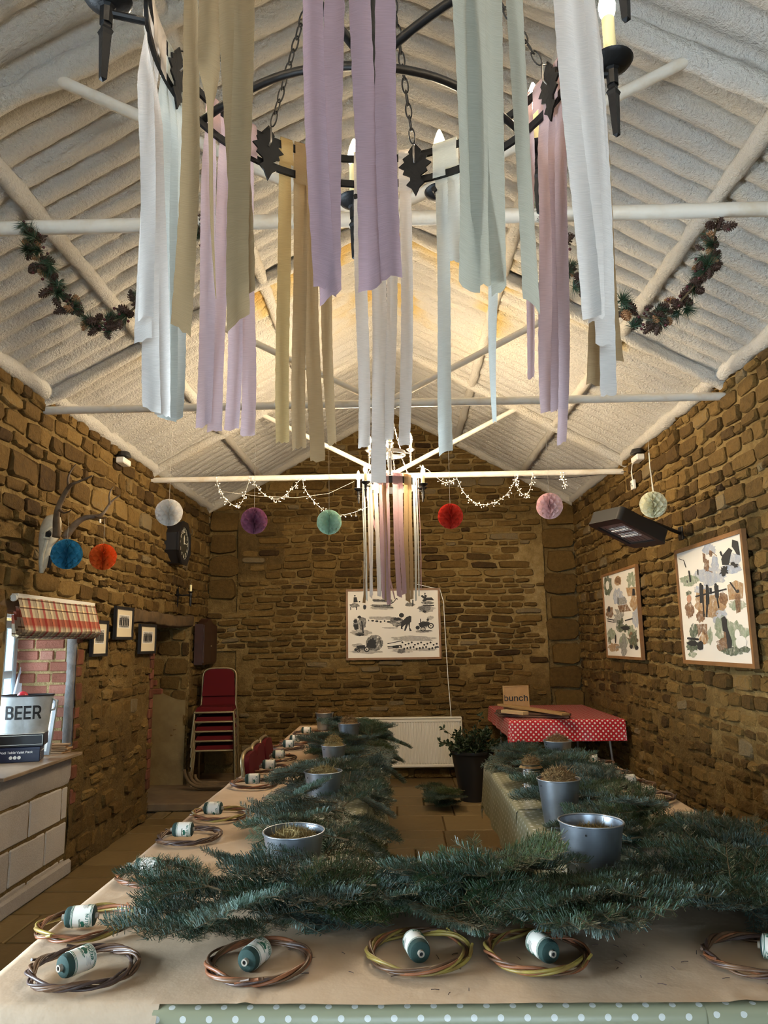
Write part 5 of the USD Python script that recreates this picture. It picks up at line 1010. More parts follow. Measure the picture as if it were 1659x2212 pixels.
ys_ = np.linspace(0, 1, 20); arch = [(.0, 0), (.58, 0), (.58, .44)]+[(.58-.58*q, .44+.07*math.exp(-((q-.5)/.22)**2)) for q in ys_]
put = lambda m, d=0.: frame_map(m, (XL+.034+d, 8.18, 1.30), (0, 1, 0), (0, 0, 1), (1, 0, 0))
part(t, 'carcass', put(extrude(Polygon(arch), .09)), 'dark_wood'); part(t, 'door', put(extrude(sbox(.02, .02, .297, .43), .014), .09), 'dark_wood'); part(t, 'door', put(extrude(sbox(.303, .02, .58, .43), .014), .09), 'dark_wood')
part(t, 'knob', move(ball(.009), (XL+.15, 8.18+.28, 1.5)), 'gold_tube', True)
# stag skull: bony face pointing down, two antlers that spread along the wall
t = thing('stag_skull', 'bleached stag skull with dark branching antlers mounted on the left wall', 'skull', (0, 0, 0))
S = np.array([XL+.10, 4.52, 2.20])
prof = [(-.235, .010, .012), (-.20, .026, .022), (-.15, .034, .032), (-.09, .044, .042), (-.04, .056, .052), (.0, .070, .058), (.04, .066, .060), (.085, .056, .055), (.115, .040, .042), (.13, .012, .015)]
vs = []
for z, wy, wx in prof:
    a = np.arange(18)*2*PI/18; vs.append(np.c_[S[0]-.02+wx*np.cos(a)+(.045*(z+.235)/.3), S[1]+wy*np.sin(a), np.full(18, S[2]+z)])
v, f = grid(np.array([np.r_[q, q[:1]] for q in vs])); v = v+.005*(fbm(v*30, 3, 4)[:, None]-.5)
part(t, 'cranium', (v, f[:, ::-1]), 'bone', True)
for sy in (-1, 1):
    part(t, 'eye_socket', move(ball(.025, sub=2), S+[.030, sy*.058, .0]), 'hole_dark', True); part(t, 'brow_ridge', tube([S+[.06, sy*.035, .04], S+[.055, sy*.070, .035], S+[.025, sy*.083, .012], S+[.02, sy*.078, -.025], S+[.05, sy*.066, -.032]], .009, 8), 'bone', True)
    part(t, 'nasal_slit', tube([S+[.035, sy*.010, -.13], S+[.025, sy*.010, -.205]], .007, 8), 'hole_dark', True)
    part(t, 'jaw_bone', tube([S+[.03, sy*.05, -.02], S+[.0, sy*.038, -.12], S+[-.01, sy*.02, -.2]], .011, 8), 'bone', True)
def smooth_path(P, n=24):
    P = np.array(P, float); from_ = np.linspace(0, 1, len(P)); tt = np.linspace(0, 1, n)
    from scipy.interpolate import make_interp_spline
    return make_interp_spline(from_, P, k=min(3, len(P)-1))(tt)
def antler(pts, ys, r0_, r1): P = [pY(x, y, q) for (x, y), q in zip(pts, ys)]; return tube(smooth_path(P), np.linspace(r0_, r1, 24), 10)
A1 = cat([antler([(121.5, 1160), (122, 1141), (122, 1116), (129.5, 1087), (145, 1058), (154, 1047), (168, 1041), (199, 1028)], [4.46, 4.43, 4.38, 4.34, 4.30, 4.28, 4.26, 4.22], .025, .005), antler([(146, 1054), (147.5, 1045), (148, 1029), (164, 1003)], [4.30, 4.30, 4.31, 4.32], .012, .003), antler([(128, 1100), (134, 1106), (141, 1107.6), (154, 1102)], [4.36, 4.32, 4.28, 4.22], .010, .003)])
A2 = cat([antler([(137, 1163), (153, 1144), (170, 1126), (190, 1117), (213, 1115), (226, 1105), (238, 1087), (260, 1070)], [4.57, 4.58, 4.60, 4.62, 4.64, 4.66, 4.68, 4.70], .025, .004), antler([(236, 1090), (237, 1082), (236.5, 1068), (245, 1051)], [4.68, 4.68, 4.69, 4.70], .010, .003), antler([(206, 1116), (216, 1119), (229, 1119)], [4.63, 4.58, 4.52], .009, .003), antler([(140, 1162), (150, 1172), (175, 1178)], [4.57, 4.5, 4.45], .010, .003)])
part(t, 'antler', A1, 'antler', True); part(t, 'antler', A2, 'antler', True)
part(t, 'white_tag', cbox((.004, .026, .032), pY(216.5, 1124, 4.61), .001), 'white_plastic')

# ------------------------------------------------------------------ honeycomb paper balls
def honeycomb(r, N=24, bands=9, nl=46, nr=5):
    V, F, o = [], [], 0; lat = np.linspace(-PI/2, PI/2, nl)
    for k in range(N):
        tri = 2*np.abs(((lat/PI+.5)*bands/2+.0) % 1-.5)*2-1; d = PI/N*.92*np.clip(tri*1.6, -1, 1)*(1 if k % 2 else -1)
        rr = np.linspace(.03, 1, nr); az = 2*PI*k/N+d[:, None]*(rr[None]*.5+.5)
        P = np.stack([r*rr[None]*np.cos(lat)[:, None]*np.cos(az), r*rr[None]*np.cos(lat)[:, None]*np.sin(az), r*np.sin(lat)[:, None]*(.35+.65*rr[None])], -1)
        v, f = grid(P); V.append(v); F.append(f+o); o += len(v)
    return np.vstack(V), np.vstack(F)
HB = honeycomb(1.0)
def paper_ball(px, py, Y, d, col, label, top, label2=None):
    c = pY(px, py, Y); r = d/2; t = thing('honeycomb_ball', label, 'paper ball', c, R.uniform(0, 1), 'hanging honeycomb paper balls')
    part(t, 'tissue', move(HB, s=r), 'tissue_'+col, False, kind=None)
    T = np.asarray(top)-c; a = stage.GetPrimAtPath(t.GetPath())
    ang = 0
    part(t, 'hanging_string', tube([(0, 0, r*.96), (0, 0, T[2])], .0011, 5), 'clear_string')
for px, py, d, col, lab in ((365, 1107, .172, 'white', 'white honeycomb paper ball in front of the clock'), (549, 1125, .168, 'plum', 'plum purple honeycomb paper ball'), (711, 1128, .158, 'mint', 'mint green honeycomb paper ball'), (973, 1115, .160, 'red', 'bright red honeycomb paper ball'), (1187, 1093, .166, 'pink', 'pink and white honeycomb paper ball'), (1411, 1090, .166, 'cream', 'cream yellow honeycomb paper ball beside the heater')):
    paper_ball(px, py, TRUSS_Y[2]-.0, d, col, lab, (0, 0, TIE_Z-.03))
paper_ball(144, 1197, 4.26, .176, 'blue', 'blue honeycomb paper ball hanging from the antler', pY(144.6, 1109, 4.26)); paper_ball(222.5, 1203, 4.60, .166, 'orange', 'orange honeycomb paper ball hanging from the antler', pY(220, 1118, 4.60))

# ------------------------------------------------------------------ pine cone garlands on the nearest tie bar
def cone_mesh(L, r, sd):
    rg_ = np.random.RandomState(sd); ms = [lathe([(.0005, 0), (r*.55, L*.15), (r*.6, L*.45), (r*.25, L*.9), (.0005, L)], 8)]
    for i in range(46):
        s = i/46; a = i*2.4; q = r*(.95*math.sin(PI*min(1, .18+s*.82))**.7); z = L*(.03+.9*s); c, sn = math.cos(a), math.sin(a); w = .35*r
        ms.append((np.array([(q*.5*c-w*.5*-sn, q*.5*sn-w*.5*c, z), (q*.5*c+w*.5*-sn, q*.5*sn+w*.5*c, z), (q*1.05*c+w*.5*-sn, q*1.05*sn+w*.5*c, z+L*.10), (q*1.12*c, q*1.12*sn, z+L*.07), (q*1.05*c-w*.5*-sn, q*1.05*sn-w*.5*c, z+L*.10), (q*c, q*sn, z+L*.02)]), np.array([(0, 1, 2), (0, 2, 4), (2, 3, 4), (0, 5, 1), (5, 3, 2), (5, 2, 1), (5, 4, 3), (5, 0, 4)])))
    return cat(ms)
CONES = [cone_mesh(.055, .020, k) for k in range(4)]
def garland(pts, Y, label, sd):
    rg_ = np.random.RandomState(sd); P = smooth_path([pY(x, y, Y+dy) for x, y, dy in pts], 60); t = thing('cone_garland', label, 'garland', (0, 0, 0), group=None)
    part(t, 'wire_stem', tube(P, .004, 6), 'fir_stem', True); n = 30
    part(t, 'hanging_tie', tube([P[0], [P[0][0], Y, TIE_Z+.03]], .002, 5), 'clear_string')
    part(t, 'hanging_tie', tube([P[-1], [P[-1][0], Y, TIE_Z+.03]], .002, 5), 'clear_string')
    ber, ndl = [], []
    for i in range(n):
        q = P[int((i+.5)/n*59)]; M_ = trimesh.transformations.random_rotation_matrix(rg_.rand(3))[:3, :3]
        for j in range(3):
            v, f = CONES[rg_.randint(4)]; s_ = rg_.uniform(.55, 1.0); part(t, 'pine_cone', ((v*s_) @ trimesh.transformations.random_rotation_matrix(rg_.rand(3))[:3, :3].T+q+rg_.uniform(-.023, .023, 3), f), 'cone_tan' if rg_.rand() < .15 else 'cone_dark')
        for j in range(3): ber.append(ball(.0055, q+rg_.uniform(-.034, .034, 3), 1))
        tc = q+rg_.uniform(-.03, .03, 3); dr = rg_.randn(3); dr /= np.linalg.norm(dr)
        for j in range(170):
            d = dr*.8+rg_.randn(3)*.5; d /= np.linalg.norm(d); w = np.cross(d, rg_.randn(3)); w = w/np.linalg.norm(w)*.0012; L = rg_.uniform(.035, .065); ndl.append((np.array([tc-w, tc+w, tc+d*L]), np.array([(0, 1, 2)])))
    part(t, 'berries', cat(ber), 'berry', True, kind='stuff'); part(t, 'pine_needles', cat(ndl), 'garland_needle', kind='stuff')
garland([(66, 497, 0), (78, 545, 0), (105, 600, .02), (150, 655, .03), (215, 697, .03), (285, 670, .02), (350, 600, .01), (400, 540, 0), (425, 485, 0)], TRUSS_Y[1], 'left-hand garland of pine cones and berries swagged from the nearest tie bar', 1)
garland([(1188, 470, 0), (1205, 530, 0), (1245, 600, .02), (1310, 655, .03), (1400, 688, .03), (1450, 672, .02), (1505, 610, .01), (1530, 560, 0), (1552, 472, 0)], TRUSS_Y[1], 'right-hand garland of pine cones and berries swagged from the nearest tie bar', 2)

# ------------------------------------------------------------------ bead lights on the farthest tie bar
def lights(pts, Y, label, sd, dens=26):
    rg_ = np.random.RandomState(sd); P = smooth_path([pY(x, y, Y) for x, y in pts], 70); t = thing('fairy_lights', label, 'string lights', (0, 0, 0), group='bead lights on the farthest tie bar')
    part(t, 'wire', tube(P, .0022, 5), 'white_plastic', True); b, s = [], []
    for i in range(int(dens*len(pts)/3)):
        q = P[rg_.randint(70)]; d = rg_.randn(3); d /= np.linalg.norm(d); d[2] -= .3; L = rg_.uniform(.015, .035); s.append(tube([q, q+d*L], .0012, 4)); b.append(ball(.005, q+d*L, 1))
    part(t, 'bulb_stems', cat(s), 'white_plastic', kind='stuff'); part(t, 'bead_bulbs', cat(b), 'bulb_glow', True, kind='stuff')
YL = TRUSS_Y[3]-.04
lights([(468, 1036), (480, 1068), (502, 1090), (520, 1088), (533, 1055), (545, 1030)], YL, 'leftmost loop of bead lights', 1)
lights([(545, 1032), (562, 1060), (595, 1078), (625, 1062), (645, 1040), (655, 1030)], YL, 'second loop of bead lights from the left', 2)
lights([(655, 1035), (664, 1065), (690, 1095), (720, 1112), (760, 1108), (800, 1092)], YL, 'bead lights trailing below the bar to the small chandelier', 3)
lights([(900, 1012), (930, 1020), (962, 1042), (985, 1035), (995, 1052), (1018, 1080), (1052, 1090), (1090, 1072), (1112, 1040), (1120, 1030)], YL, 'long loop of bead lights right of the small chandelier', 4)
lights([(1112, 1025), (1122, 1060), (1138, 1068), (1148, 1045), (1150, 1025)], YL, 'short loop of bead lights near the right end of the bar', 5)
lights([(1210, 1020), (1216, 1035), (1221, 1050)], YL, 'rightmost dangling end of the bead lights', 6)
cable([pY(482, 1062, YL), pY(560, 1072, YL), pY(640, 1075, YL), pY(710, 1066, YL), pY(765, 1040, YL)], .0022, 'clear_string', 'thin pale cord sagging below the farthest tie bar')
cable([pY(320, 1033, YL+.1), pY(400, 1036, YL+.1), pY(560, 1033, YL+.1)], .003, 'black_plastic', 'black cable running along the left of the farthest tie bar')
cable([pY(1070, 1030, YL+.1), pY(1200, 1035, YL+.1), pY(1330, 1022, YL+.1), pX(1352, 1018, XR-.02)], .003, 'black_plastic', 'black cable running along the right of the farthest tie bar')
XW = XR-.03
cable([pX(1384, 990, XW), pX(1366, 1003, XW), pX(1364, 1020, XW), pX(1367, 1038, XW)], .006, 'white_plastic', 'white cable hanging down to the plug socket high on the right wall')
cable([pX(1402, 978, XW), pX(1404, 1010, XW), pX(1410, 1050, XW-.06), pX(1416, 1095, XW-.10)], .005, 'white_plastic', 'white cable hanging behind the cream paper ball')
t = thing('trailing_socket', 'white plug socket hanging on a cable high on the right wall', 'socket', pX(1368, 1047, XW))
part(t, 'socket_body', cbox((.03, .07, .085), (0, 0, 0), .006), 'white_plastic'); part(t, 'socket_hole', bx((.004, .012, .012), (-.0155, .012, .01)), 'hole_dark'); part(t, 'socket_hole', bx((.004, .012, .012), (-.0155, -.014, -.012)), 'hole_dark')
for q, lab, N_ in ((pX(1385, 983, XW), 'black and white sensor box at the head of the right wall', -1), (pX(259, 990, XL+.03), 'black and white sensor box at the head of the left wall', 1)):
    t = thing('sensor_box', lab, 'sensor', q+np.array([N_*.03, 0, 0])); part(t, 'base', cbox((.07, .16, .05), (0, 0, -.03), .008), 'white_plastic'); part(t, 'lens', lathe_at([(.0005, .035), (.045, .03), (.06, .0), (.06, -.01), (.0005, -.012)], (0, 0), .02, 20), 'black_plastic', 40); part(t, 'bracket', bar((0, 0, -.03), (-N_*.07, 0, -.03), .02, .02), 'black_plastic')
# ------------------------------------------------------------------ infra-red heater on the right wall
t = thing('wall_heater', 'black infrared heater on a bracket angled down from the right wall', 'heater', (1.50, 4.95, 2.25))
a = math.radians(26); U = np.array([math.cos(a)*.93, .33, math.sin(-a)*.55]); U /= np.linalg.norm(U)
rays = [ray(*q) for q in ((1298, 1130), (1367, 1116), (1409, 1169), (1341, 1179))]      # the face is a rectangle seen askew: solve its four depths
lam = np.linalg.solve(np.array([-rays[1], rays[2], -rays[3]]).T, -rays[0]); k_ = 5.35/rays[0][1]
P1, P2, P3, P4 = EYE+rays[0]*k_, EYE+rays[1]*k_*lam[0], EYE+rays[2]*k_*lam[1], EYE+rays[3]*k_*lam[2]
O = (P1+P2+P3+P4)/4-np.array([1.50, 4.95, 2.25]); U = (P2-P1); wU = np.linalg.norm(U); U /= wU; V_ = P4-P1; wV = np.linalg.norm(V_); V_ -= U*(V_ @ U); V_ /= np.linalg.norm(V_); Nn = np.cross(U, V_)
if Nn @ (EYE-(P1+P2+P3+P4)/4) < 0: Nn = -Nn
rr_ = lambda w_, h_, r_: sbox(-w_/2+r_, -h_/2+r_, w_/2-r_, h_/2-r_).buffer(r_)
put = lambda m, d=0.: frame_map(m, O+Nn*d, U, V_, Nn)
part(t, 'housing', put(extrude(rr_(wU, wV, .035), .085), -.085), 'black_plastic', 40); part(t, 'front_rim', put(extrude(rr_(wU+.01, wV+.01, .038).difference(rr_(wU-.075, wV-.12, .008)), .016), .0), 'black_plastic', 40)
part(t, 'reflector', put(extrude(rr_(wU-.07, wV-.11, .008), .002), .001), 'heater_glow')
for k in (-.055, .035):
    part(t, 'heating_tube', put(frame_map(tube([(-.095, k, .009), (.095, k, .009)], .007, 10), (0, 0, 0), (1, 0, 0), (0, 1, 0), (0, 0, 1))), 'heater_tube', True)
    for j in range(5): part(t, 'reflector_fin', put(bx((.19, .003, .004), (0, k-.03+.014*j, .005))), 'heater_tube')
for j in range(5): part(t, 'guard_wire', put(tube([(-.09+.045*j, -.12, .016), (-.09+.045*j, .12, .016)], .0015, 5)), 'black_plastic')
part(t, 'wall_bracket', tube([O-Nn*.07+U*.02, O-Nn*.10+U*.12, np.array([XR-.02-1.5, O[1]+.12, O[2]+.0])], .014, 8), 'black_plastic', 40); part(t, 'bracket_plate', cbox((.02, .08, .10), (XR-.015-1.5, O[1]+.12, O[2]), .004), 'black_plastic')

# ------------------------------------------------------------------ window, blind and the things on the sill
w1 = thing('window_1', 'pale blue painted casement window deep in the brick recess', 'window', (0, 0, 0), kind='structure')
XG = XL-J+.03; Wy0, Wy1, Wz0, Wz1 = WIN[0]-.02, WIN[1]-.01, .80, 1.70
for y_ in (Wy0+.03, 4.70, 5.06, Wy1-.03): part(w1, 'window_stile', cbox((.05, .055, Wz1-Wz0), (XG, y_, (Wz0+Wz1)/2), .006), 'window_paint')
for z_ in (Wz0+.03, 1.33, Wz1-.03): part(w1, 'window_rail', cbox((.045, Wy1-Wy0, .055), (XG, (Wy0+Wy1)/2, z_), .006), 'window_paint')
part(w1, 'window_pane', bx((.005, Wy1-Wy0-.05, Wz1-Wz0-.05), (XG-.01, (Wy0+Wy1)/2, (Wz0+Wz1)/2)), 'clear_glass')
part(w1, 'sill_board', cbox((J+.06, WIN[1]-WIN[0]+.10, .022), (XL-J/2+.05, (WIN[0]+WIN[1])/2-.03, .789), .004), 'sill_board', label='scuffed brown board on the sill')
ZS = .8005
q = np.linspace(0, 1, 24); v_ = np.linspace(0, 1, 12)
cv, cf = grid(np.array([[pX(44-24*s+26*t*s**.6, 1440+88*s, XG+.055+.02*math.sin(6*t+5*s)*s) for t in v_] for s in q]))
single('net_curtain', (cv, cf), 'net_white', 'crumpled white net cloth hanging at the window frame', 'curtain', None, True)
def plaid():
    n = {'uv': ('uvmap', {'attribute': 'st'}), 's': ('separate_xyz', {})}; L = [('uv.UV', 's.vector')]
    for ax, per, ramp in (('x', .165, [(0, (.62, .53, .37)), (.17, (.62, .53, .37)), (.18, (.44, .36, .26)), (.40, (.44, .36, .26)), (.41, (.10, .05, .03)), (.43, (.10, .05, .03)), (.44, (.74, .63, .42)), (.60, (.74, .63, .42)), (.61, (.46, .37, .26)), (.82, (.46, .37, .26)), (.83, (.42, .11, .09)), (1, (.42, .11, .09))]),
                          ('y', .215, [(0, (.9, .9, .9)), (.10, (.75, .26, .22)), (.30, (.75, .26, .22)), (.31, (1, 1, 1)), (.55, (1, 1, 1)), (.56, (.25, .16, .12)), (.585, (.25, .16, .12)), (.60, (1.25, 1.2, 1.05)), (.63, (1.25, 1.2, 1.05)), (.64, (1, 1, 1)), (.80, (1, 1, 1)), (.81, (.28, .18, .12)), (.835, (.28, .18, .12)), (.85, (1, 1, 1)), (1, (1, 1, 1))])):
        n['d'+ax] = ('math', dict(math_type='divide', value2=per)); n['f'+ax] = ('math', dict(math_type='fraction')); n['r'+ax] = ('rgb_ramp', dict(ramp=ramp, interpolate=True))
        L += [('s.'+ax, f'd{ax}.value1'), (f'd{ax}.value', f'f{ax}.value1'), (f'f{ax}.value', f'r{ax}.fac')]
    n['m'] = ('mix_color', dict(blend_type='multiply', fac=1.0)); n['p'] = ('principled_bsdf', dict(roughness=.9)); n['t'] = ('translucent_bsdf', {}); n['mc'] = ('mix_closure', dict(fac=.25))
    L += [('rx.color', 'm.a'), ('ry.color', 'm.b'), ('m.result', 'p.base_color'), ('m.result', 't.color'), ('p.BSDF', 'mc.closure1'), ('t.BSDF', 'mc.closure2')]
    MAT['tartan'] = usdkit.material(stage, LOOKS+'/tartan', n, L, surface='mc.closure')
plaid()
t = thing('roman_blind', 'tartan roman blind pulled up above the window', 'blind', (0, 0, 0))
by0, by1 = 4.31, 5.42; yy = np.linspace(by0, by1, 40)
def blind_layer(nm, prof, m='tartan'):
    d = np.r_[0, np.cumsum(np.linalg.norm(np.diff(np.array(prof), axis=0), axis=1))]; tot = .205
    P = np.array([[(XL+x+.002*math.sin(y_*9+z_*20)*(i > 0), y_, z_+.006*math.sin(y_*5)*(i == len(prof)-1)) for y_ in yy] for i, (x, z_) in enumerate(prof)])
    v, f = grid(P); uv = np.array([[(y_-by0+.03, tot-dd) for y_ in yy] for dd in d]).reshape(-1, 2)
    part(t, nm, (v, f), m, True, uv=uv)
blind_layer('front_panel', [(.050, 1.822), (.062, 1.78), (.085, 1.70), (.105, 1.63), (.108, 1.612)])
blind_layer('fold', [(.108, 1.612), (.095, 1.592), (.07, 1.60), (.045, 1.75)]); blind_layer('fold', [(.098, 1.602), (.082, 1.578), (.055, 1.59), (.035, 1.72)]); blind_layer('fold', [(.085, 1.590), (.06, 1.565), (.03, 1.58), (.025, 1.70)])
part(t, 'head_rail', cbox((.05, by1-by0, .03), (XL+.03, (by0+by1)/2, 1.812), .004), 'white_plastic'); part(t, 'end_cap', move(lathe([(.0005, -.008), (.02, -.008), (.022, 0), (.02, .008), (.0005, .008)], 14), (XL+.035, by0-.01, 1.80), (PI/2, 0, 0)), 'white_plastic', 40)
C = pZ(85, 1645, ZS); rx = np.array([.955, .296, 0]); rx = np.array([math.cos(.30), math.sin(.30), 0]); ry = np.array([-math.sin(.30), math.cos(.30), 0])   # screen-wise frame of the boxes: front faces the viewer
def sbx(w, d, h, z0, off=(0, 0), b=.003): return frame_map(cbox((w, d, h), (-w/2+off[0], d/2+off[1], h/2), b), (C[0], C[1], z0), rx, ry, (0, 0, 1))
def front_print(m, x, z, z0, off=0.): m = np.asarray(m[0]), m[1]; return frame_map(m, np.array([C[0], C[1], z0])+rx*x+np.array([0, 0, z])-ry*(.0006-off), rx, (0, 0, 1), -ry)
t = thing('boxed_kit', 'dark blue pool table kit box, bottom one on the sill', 'box', (0, 0, 0))
part(t, 'carton', sbx(.34, .17, .092, ZS), 'navy_box'); part(t, 'lid', sbx(.342, .172, .02, ZS+.0725, (.001, -.001)), 'navy_box')
part(t, 'lettering', front_print(text('Pool Table Valet Pack', .0135, .0004), -.235, .055, ZS), 'white_ink')
for k in range(3): part(t, 'printed_ball', front_print(extrude(Point(0, 0).buffer(.0105), .0004), -.168+.024*k, .030, ZS), 'white_plastic')
side = lambda m, y_, z: frame_map(m, np.array([C[0], C[1], ZS])+ry*y_+np.array([0, 0, z])+rx*.0006, ry, (0, 0, 1), rx)
part(t, 'side_lettering', side(text('Pool Table Valet Pack', .009, .0004), .055, .058), 'white_ink')
for k in range(5): part(t, 'printed_line', side(extrude(sbox(0, 0, .022, .0022), .0004), .014, .016+.012*k), 'white_ink')
t = thing('boxed_kit', 'plain dark blue box with pale edging, stacked under the beer tub', 'box', (0, 0, 0)); Z2 = ZS+.0935
part(t, 'carton', sbx(.36, .19, .078, Z2, (.018, -.004)), 'black_box'); part(t, 'front_label', front_print(extrude(sbox(-.36, .012, -.004, .072).difference(sbox(-.356, .016, -.008, .068)), .0006), .017, 0, Z2, -.005), 'label_grey'); part(t, 'top_sheet', sbx(.356, .186, .002, Z2+.0785, (.016, -.002), .0005), 'white_plastic')
t = thing('beer_tub', 'oval galvanised ice tub lettered BEER standing on the boxes', 'tub', (0, 0, 0)); ZT = Z2+.081; bc = np.array([C[0], C[1], 0])-rx*.118+ry*.075
def oval(prof, n=48, k=.52):
    v, f = lathe(prof, n); return frame_map((v*[1, k, 1], f), (bc[0], bc[1], ZT), rx, ry, (0, 0, 1))
part(t, 'body', oval([(.0005, .0), (.143, .0), (.146, .004), (.170, .232), (.168, .232), (.143, .006), (.0005, .006)]), 'enamel_bucket', 45); part(t, 'rim', oval([(.166, .228), (.174, .228), (.174, .238), (.166, .238), (.166, .228)]), 'print_black')
tx = subdiv(text('BEER', .080, .0006), .012); xx = (tx[0][:, 0]-tx[0][:, 0].mean())*.80; zz_ = .090+tx[0][:, 1]
rz_ = .146+.024*(zz_/.232); yb = -.52*np.sqrt(np.maximum(rz_**2-xx**2, 0))-.0008-tx[0][:, 2]
part(t, 'lettering', frame_map((np.c_[xx, yb, zz_], tx[1]), (bc[0], bc[1], ZT), rx, ry, (0, 0, 1)), 'print_black')
for sx in (-1, 1): part(t, 'handle', frame_map(tube([(sx*.165, -.016, .21), (sx*.187, -.02, .195), (sx*.190, -.02, .165), (sx*.180, -.018, .14), (sx*.160, -.012, .135)], .006, 8), (bc[0], bc[1], ZT), rx, ry, (0, 0, 1)), 'enamel_bucket', True)
single('red_ball', ball(.034, (bc[0]+rx[0]*-.02, bc[1], ZT+.225), 3), 'apple_red', 'red ball peeping over the rim of the beer tub', 'ball', None, True)
t = thing('leaning_frame', 'grey picture frame leaning on the brick jamb behind the beer tub', 'picture frame', (0, 0, 0)); fo = pY(40, 1600, 5.10); fo[2] = ZS+.004
fm = lambda m: frame_map(m, fo, (1, 0, 0), (0, .22, .975), (0, -.975, .22))
part(t, 'moulding', fm(extrude(sbox(0, 0, .22, .36).difference(sbox(.022, .022, .198, .338)), .02)), 'grey_frame'); part(t, 'mount', fm(bx((.18, .32, .003), (.11, .18, .008))), 'print_paper'); part(t, 'picture_print', fm(bx((.12, .24, .001), (.11, .17, .0105))), 'dark_wood')
for k in range(5):
    t2 = pX(131, 1637, XL-.05); single('coaster', frame_map(cbox((.11, .10, .0105), (0, 0, 0), .002), (t2[0]+.01*((k*7) % 3-1), t2[1]+.006*((k*5) % 3-1), ZS+.0065+.0125*k), (1, .1*k-.2, 0), (-.1*k+.2, 1, 0), (0, 0, 1)), 'coaster_wood', f"square wooden coaster beside the boxes, {['bottom', 'second', 'middle', 'fourth', 'top'][k]} of five", 'coaster', 'stack of coasters on the sill')

w2 = thing('window_2', 'pale blue painted window in the left wall beside the viewer', 'window', (0, 0, 0), kind='structure')
for y_ in np.linspace(WIN2[0]+.03, WIN2[1]-.03, 4): part(w2, 'window_stile', cbox((.05, .055, .94), (XG, y_, 1.25), .006), 'window_paint')
for z_ in (.81, 1.33, 1.69): part(w2, 'window_rail', cbox((.045, WIN2[1]-WIN2[0], .055), (XG, (WIN2[0]+WIN2[1])/2, z_), .006), 'window_paint')
part(w2, 'window_pane', bx((.005, WIN2[1]-WIN2[0], .92), (XG-.01, (WIN2[0]+WIN2[1])/2, 1.25)), 'clear_glass')

# ------------------------------------------------------------------ side table with red dotted cloth
RX0, RX1, RY0, RY1, RZ = .985, 2.02, 7.02, 8.60, .795
t = thing('side_table', 'folding table with grey steel legs under the red dotted cloth', 'table', ((RX0+RX1)/2, (RY0+RY1)/2, 0))
part(t, 'tabletop', cbox((RX1-RX0, RY1-RY0, .03), (0, 0, RZ-.017), .006), 'table_board')
for sx in (-1, 1):
    for sy in (-1, 1): part(t, 'leg', tube([(sx*.40, sy*.66, RZ-.03), (sx*.44, sy*.72, 0)], .011, 8), 'grey_steel', 40)
    part(t, 'cross_bar', tube([(sx*.41, -.67, .62), (sx*.41, .67, .62)], .008, 6), 'grey_steel')
oilcloth(RX0, RX1, RY0, RY1, RZ, .16, .04, .20, 0, 'red oilcloth with white dots over the corner side table', 9, 'red_dot_cloth', wave=.022)
ZR = RZ+.003
t = thing('board_bundle', 'dark brown slatted boards lying across the near edge of the red table', 'boards', (0, 0, 0))
a_, b_ = pZ(1082, 1551, ZR), pZ(1238, 1555, ZR)
for j in range(4):
    for i in range(2): part(t, 'dark_slat', bar(a_+np.array([.012*i, .14+.085*j, .011+.021*i]), b_+np.array([.012*i, .14+.085*j, .011+.021*i]), .075, .018), 'brown_plank')
single('long_plank', bar(pZ(1082, 1522, ZR+.075), pZ(1222, 1543, ZR+.055), .09, .020), 'light_plank', 'long light wooden plank slanting over the dark boards', 'plank')
single('short_block', bar(pZ(1088, 1536, ZR+.055), pZ(1136, 1541, ZR+.055), .07, .03), 'pale_plank', 'short pale wooden block on the dark boards', 'wooden block')
t = thing('wooden_sign', 'small square wooden sign lettered bunch. propped on the red table', 'sign', (0, 0, 0)); so = pY(1087.5, 1521, 7.72); so[2] = ZR+.002; sw = .262; 
fm = lambda m, d=0.: frame_map(m, so+np.array([0, -d, 0]), (1, .02, 0), (0, .10, .995), (.0, -.995, .10))
part(t, 'panel', fm(bx((sw, sw, .012), (sw/2, sw/2, .006))), 'sign_wood'); part(t, 'border', fm(extrude(sbox(.0, .0, sw, sw).difference(sbox(.018, .018, sw-.018, sw-.018)), .006), 0) if False else fm(move(extrude(sbox(0, 0, sw, sw).difference(sbox(.012, .012, sw-.012, sw-.012)), .005), (0, 0, .0125))), 'light_plank')
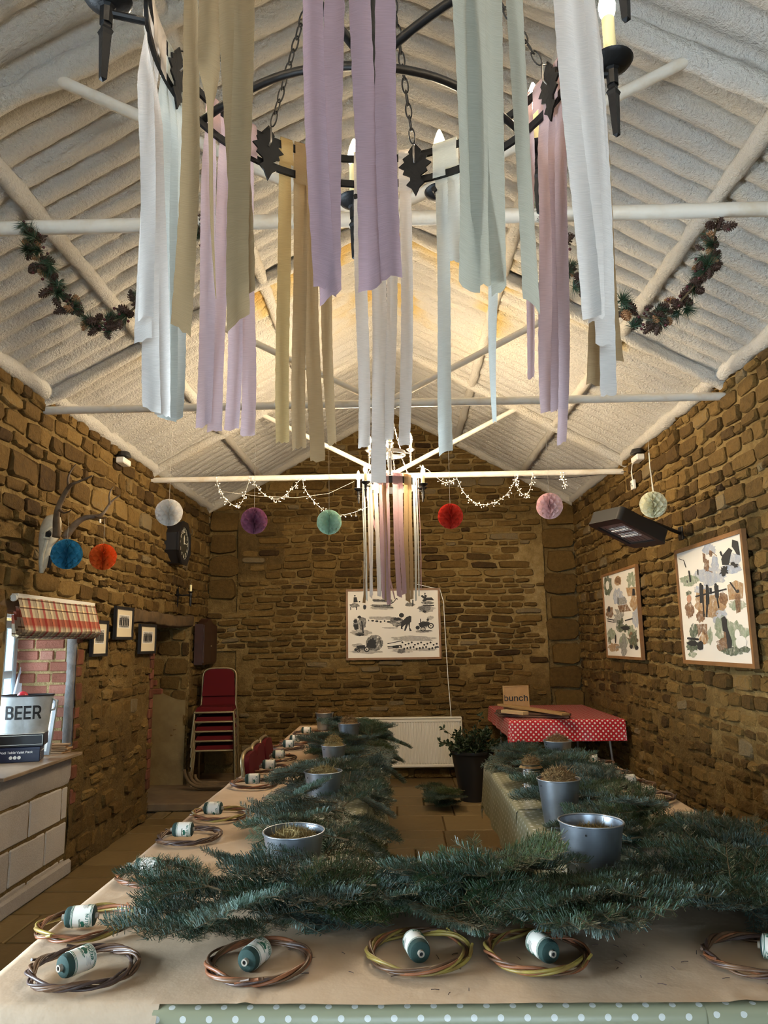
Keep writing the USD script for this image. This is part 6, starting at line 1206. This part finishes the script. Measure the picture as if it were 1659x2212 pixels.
m = text('bunch.', .056, .001); m = (m[0]*[1.12, 1, 1]-[m[0][:, 0].mean()*1.12, 0, 0]+[sw/2, .112, .0125], m[1]); part(t, 'lettering', fm(cat([m, move(extrude(Point(0, 0).buffer(.006), .001), (m[0][:, 0].max()+.004, .118, .0125))])), 'print_black')

# ------------------------------------------------------------------ planter
t = thing('potted_bush', 'tall black tapered planter with a dark leafy bush by the radiator', 'potted plant', (.68, 7.55, 0))
part(t, 'planter', lathe([(.0005, 0), (.125, 0), (.13, .01), (.205, .44), (.215, .44), (.215, .465), (.195, .465), (.19, .40), (.0005, .40)], 36), 'black_plastic', 40); part(t, 'soil', lathe([(.0005, .425), (.19, .415)], 20), 'soil')
rg = np.random.RandomState(9); st, lv = [], []
for k in range(60):
    a = rg.uniform(0, 6.28); l = rg.uniform(.12, .28); ph = rg.uniform(.15, 1.15); p0 = np.array([.10*math.cos(a)*rg.rand(), .10*math.sin(a)*rg.rand(), .41])
    if k == 0: a, l, ph = 2.8, .36, .75
    if k == 1: a, l, ph = .3, .40, .25
    d = np.array([math.cos(a)*math.sin(ph), math.sin(a)*math.sin(ph), math.cos(ph)]); P = np.array([p0+d*l*s+np.array([d[0], d[1], -.2])*.09*s*s for s in np.linspace(0, 1, 7)]); st.append(tube(P, .003, 5))
    for j in range(20):
        q = P[1+rg.randint(6)]+rg.uniform(-.01, .01, 3); ld = rg.randn(3); ld /= np.linalg.norm(ld); ld = ld*.7+d*.5; ld /= np.linalg.norm(ld); s = np.cross(ld, rg.randn(3)); s /= np.linalg.norm(s); nn_ = np.cross(s, ld); L = rg.uniform(.035, .06); w = L*.26
        lv.append((np.array([q, q+ld*L*.4+s*w, q+ld*L*.75+s*w*.8+nn_*.004, q+ld*L+nn_*-.008, q+ld*L*.75-s*w*.8+nn_*.004, q+ld*L*.4-s*w, q+ld*L*.5-nn_*.006]), np.array([(0, 1, 6), (1, 2, 6), (2, 3, 6), (3, 4, 6), (4, 5, 6), (5, 0, 6)])))
part(t, 'stems', cat(st), 'fir_stem', True, kind='stuff'); part(t, 'leaves', cat(lv), 'bush_leaf', kind='stuff')
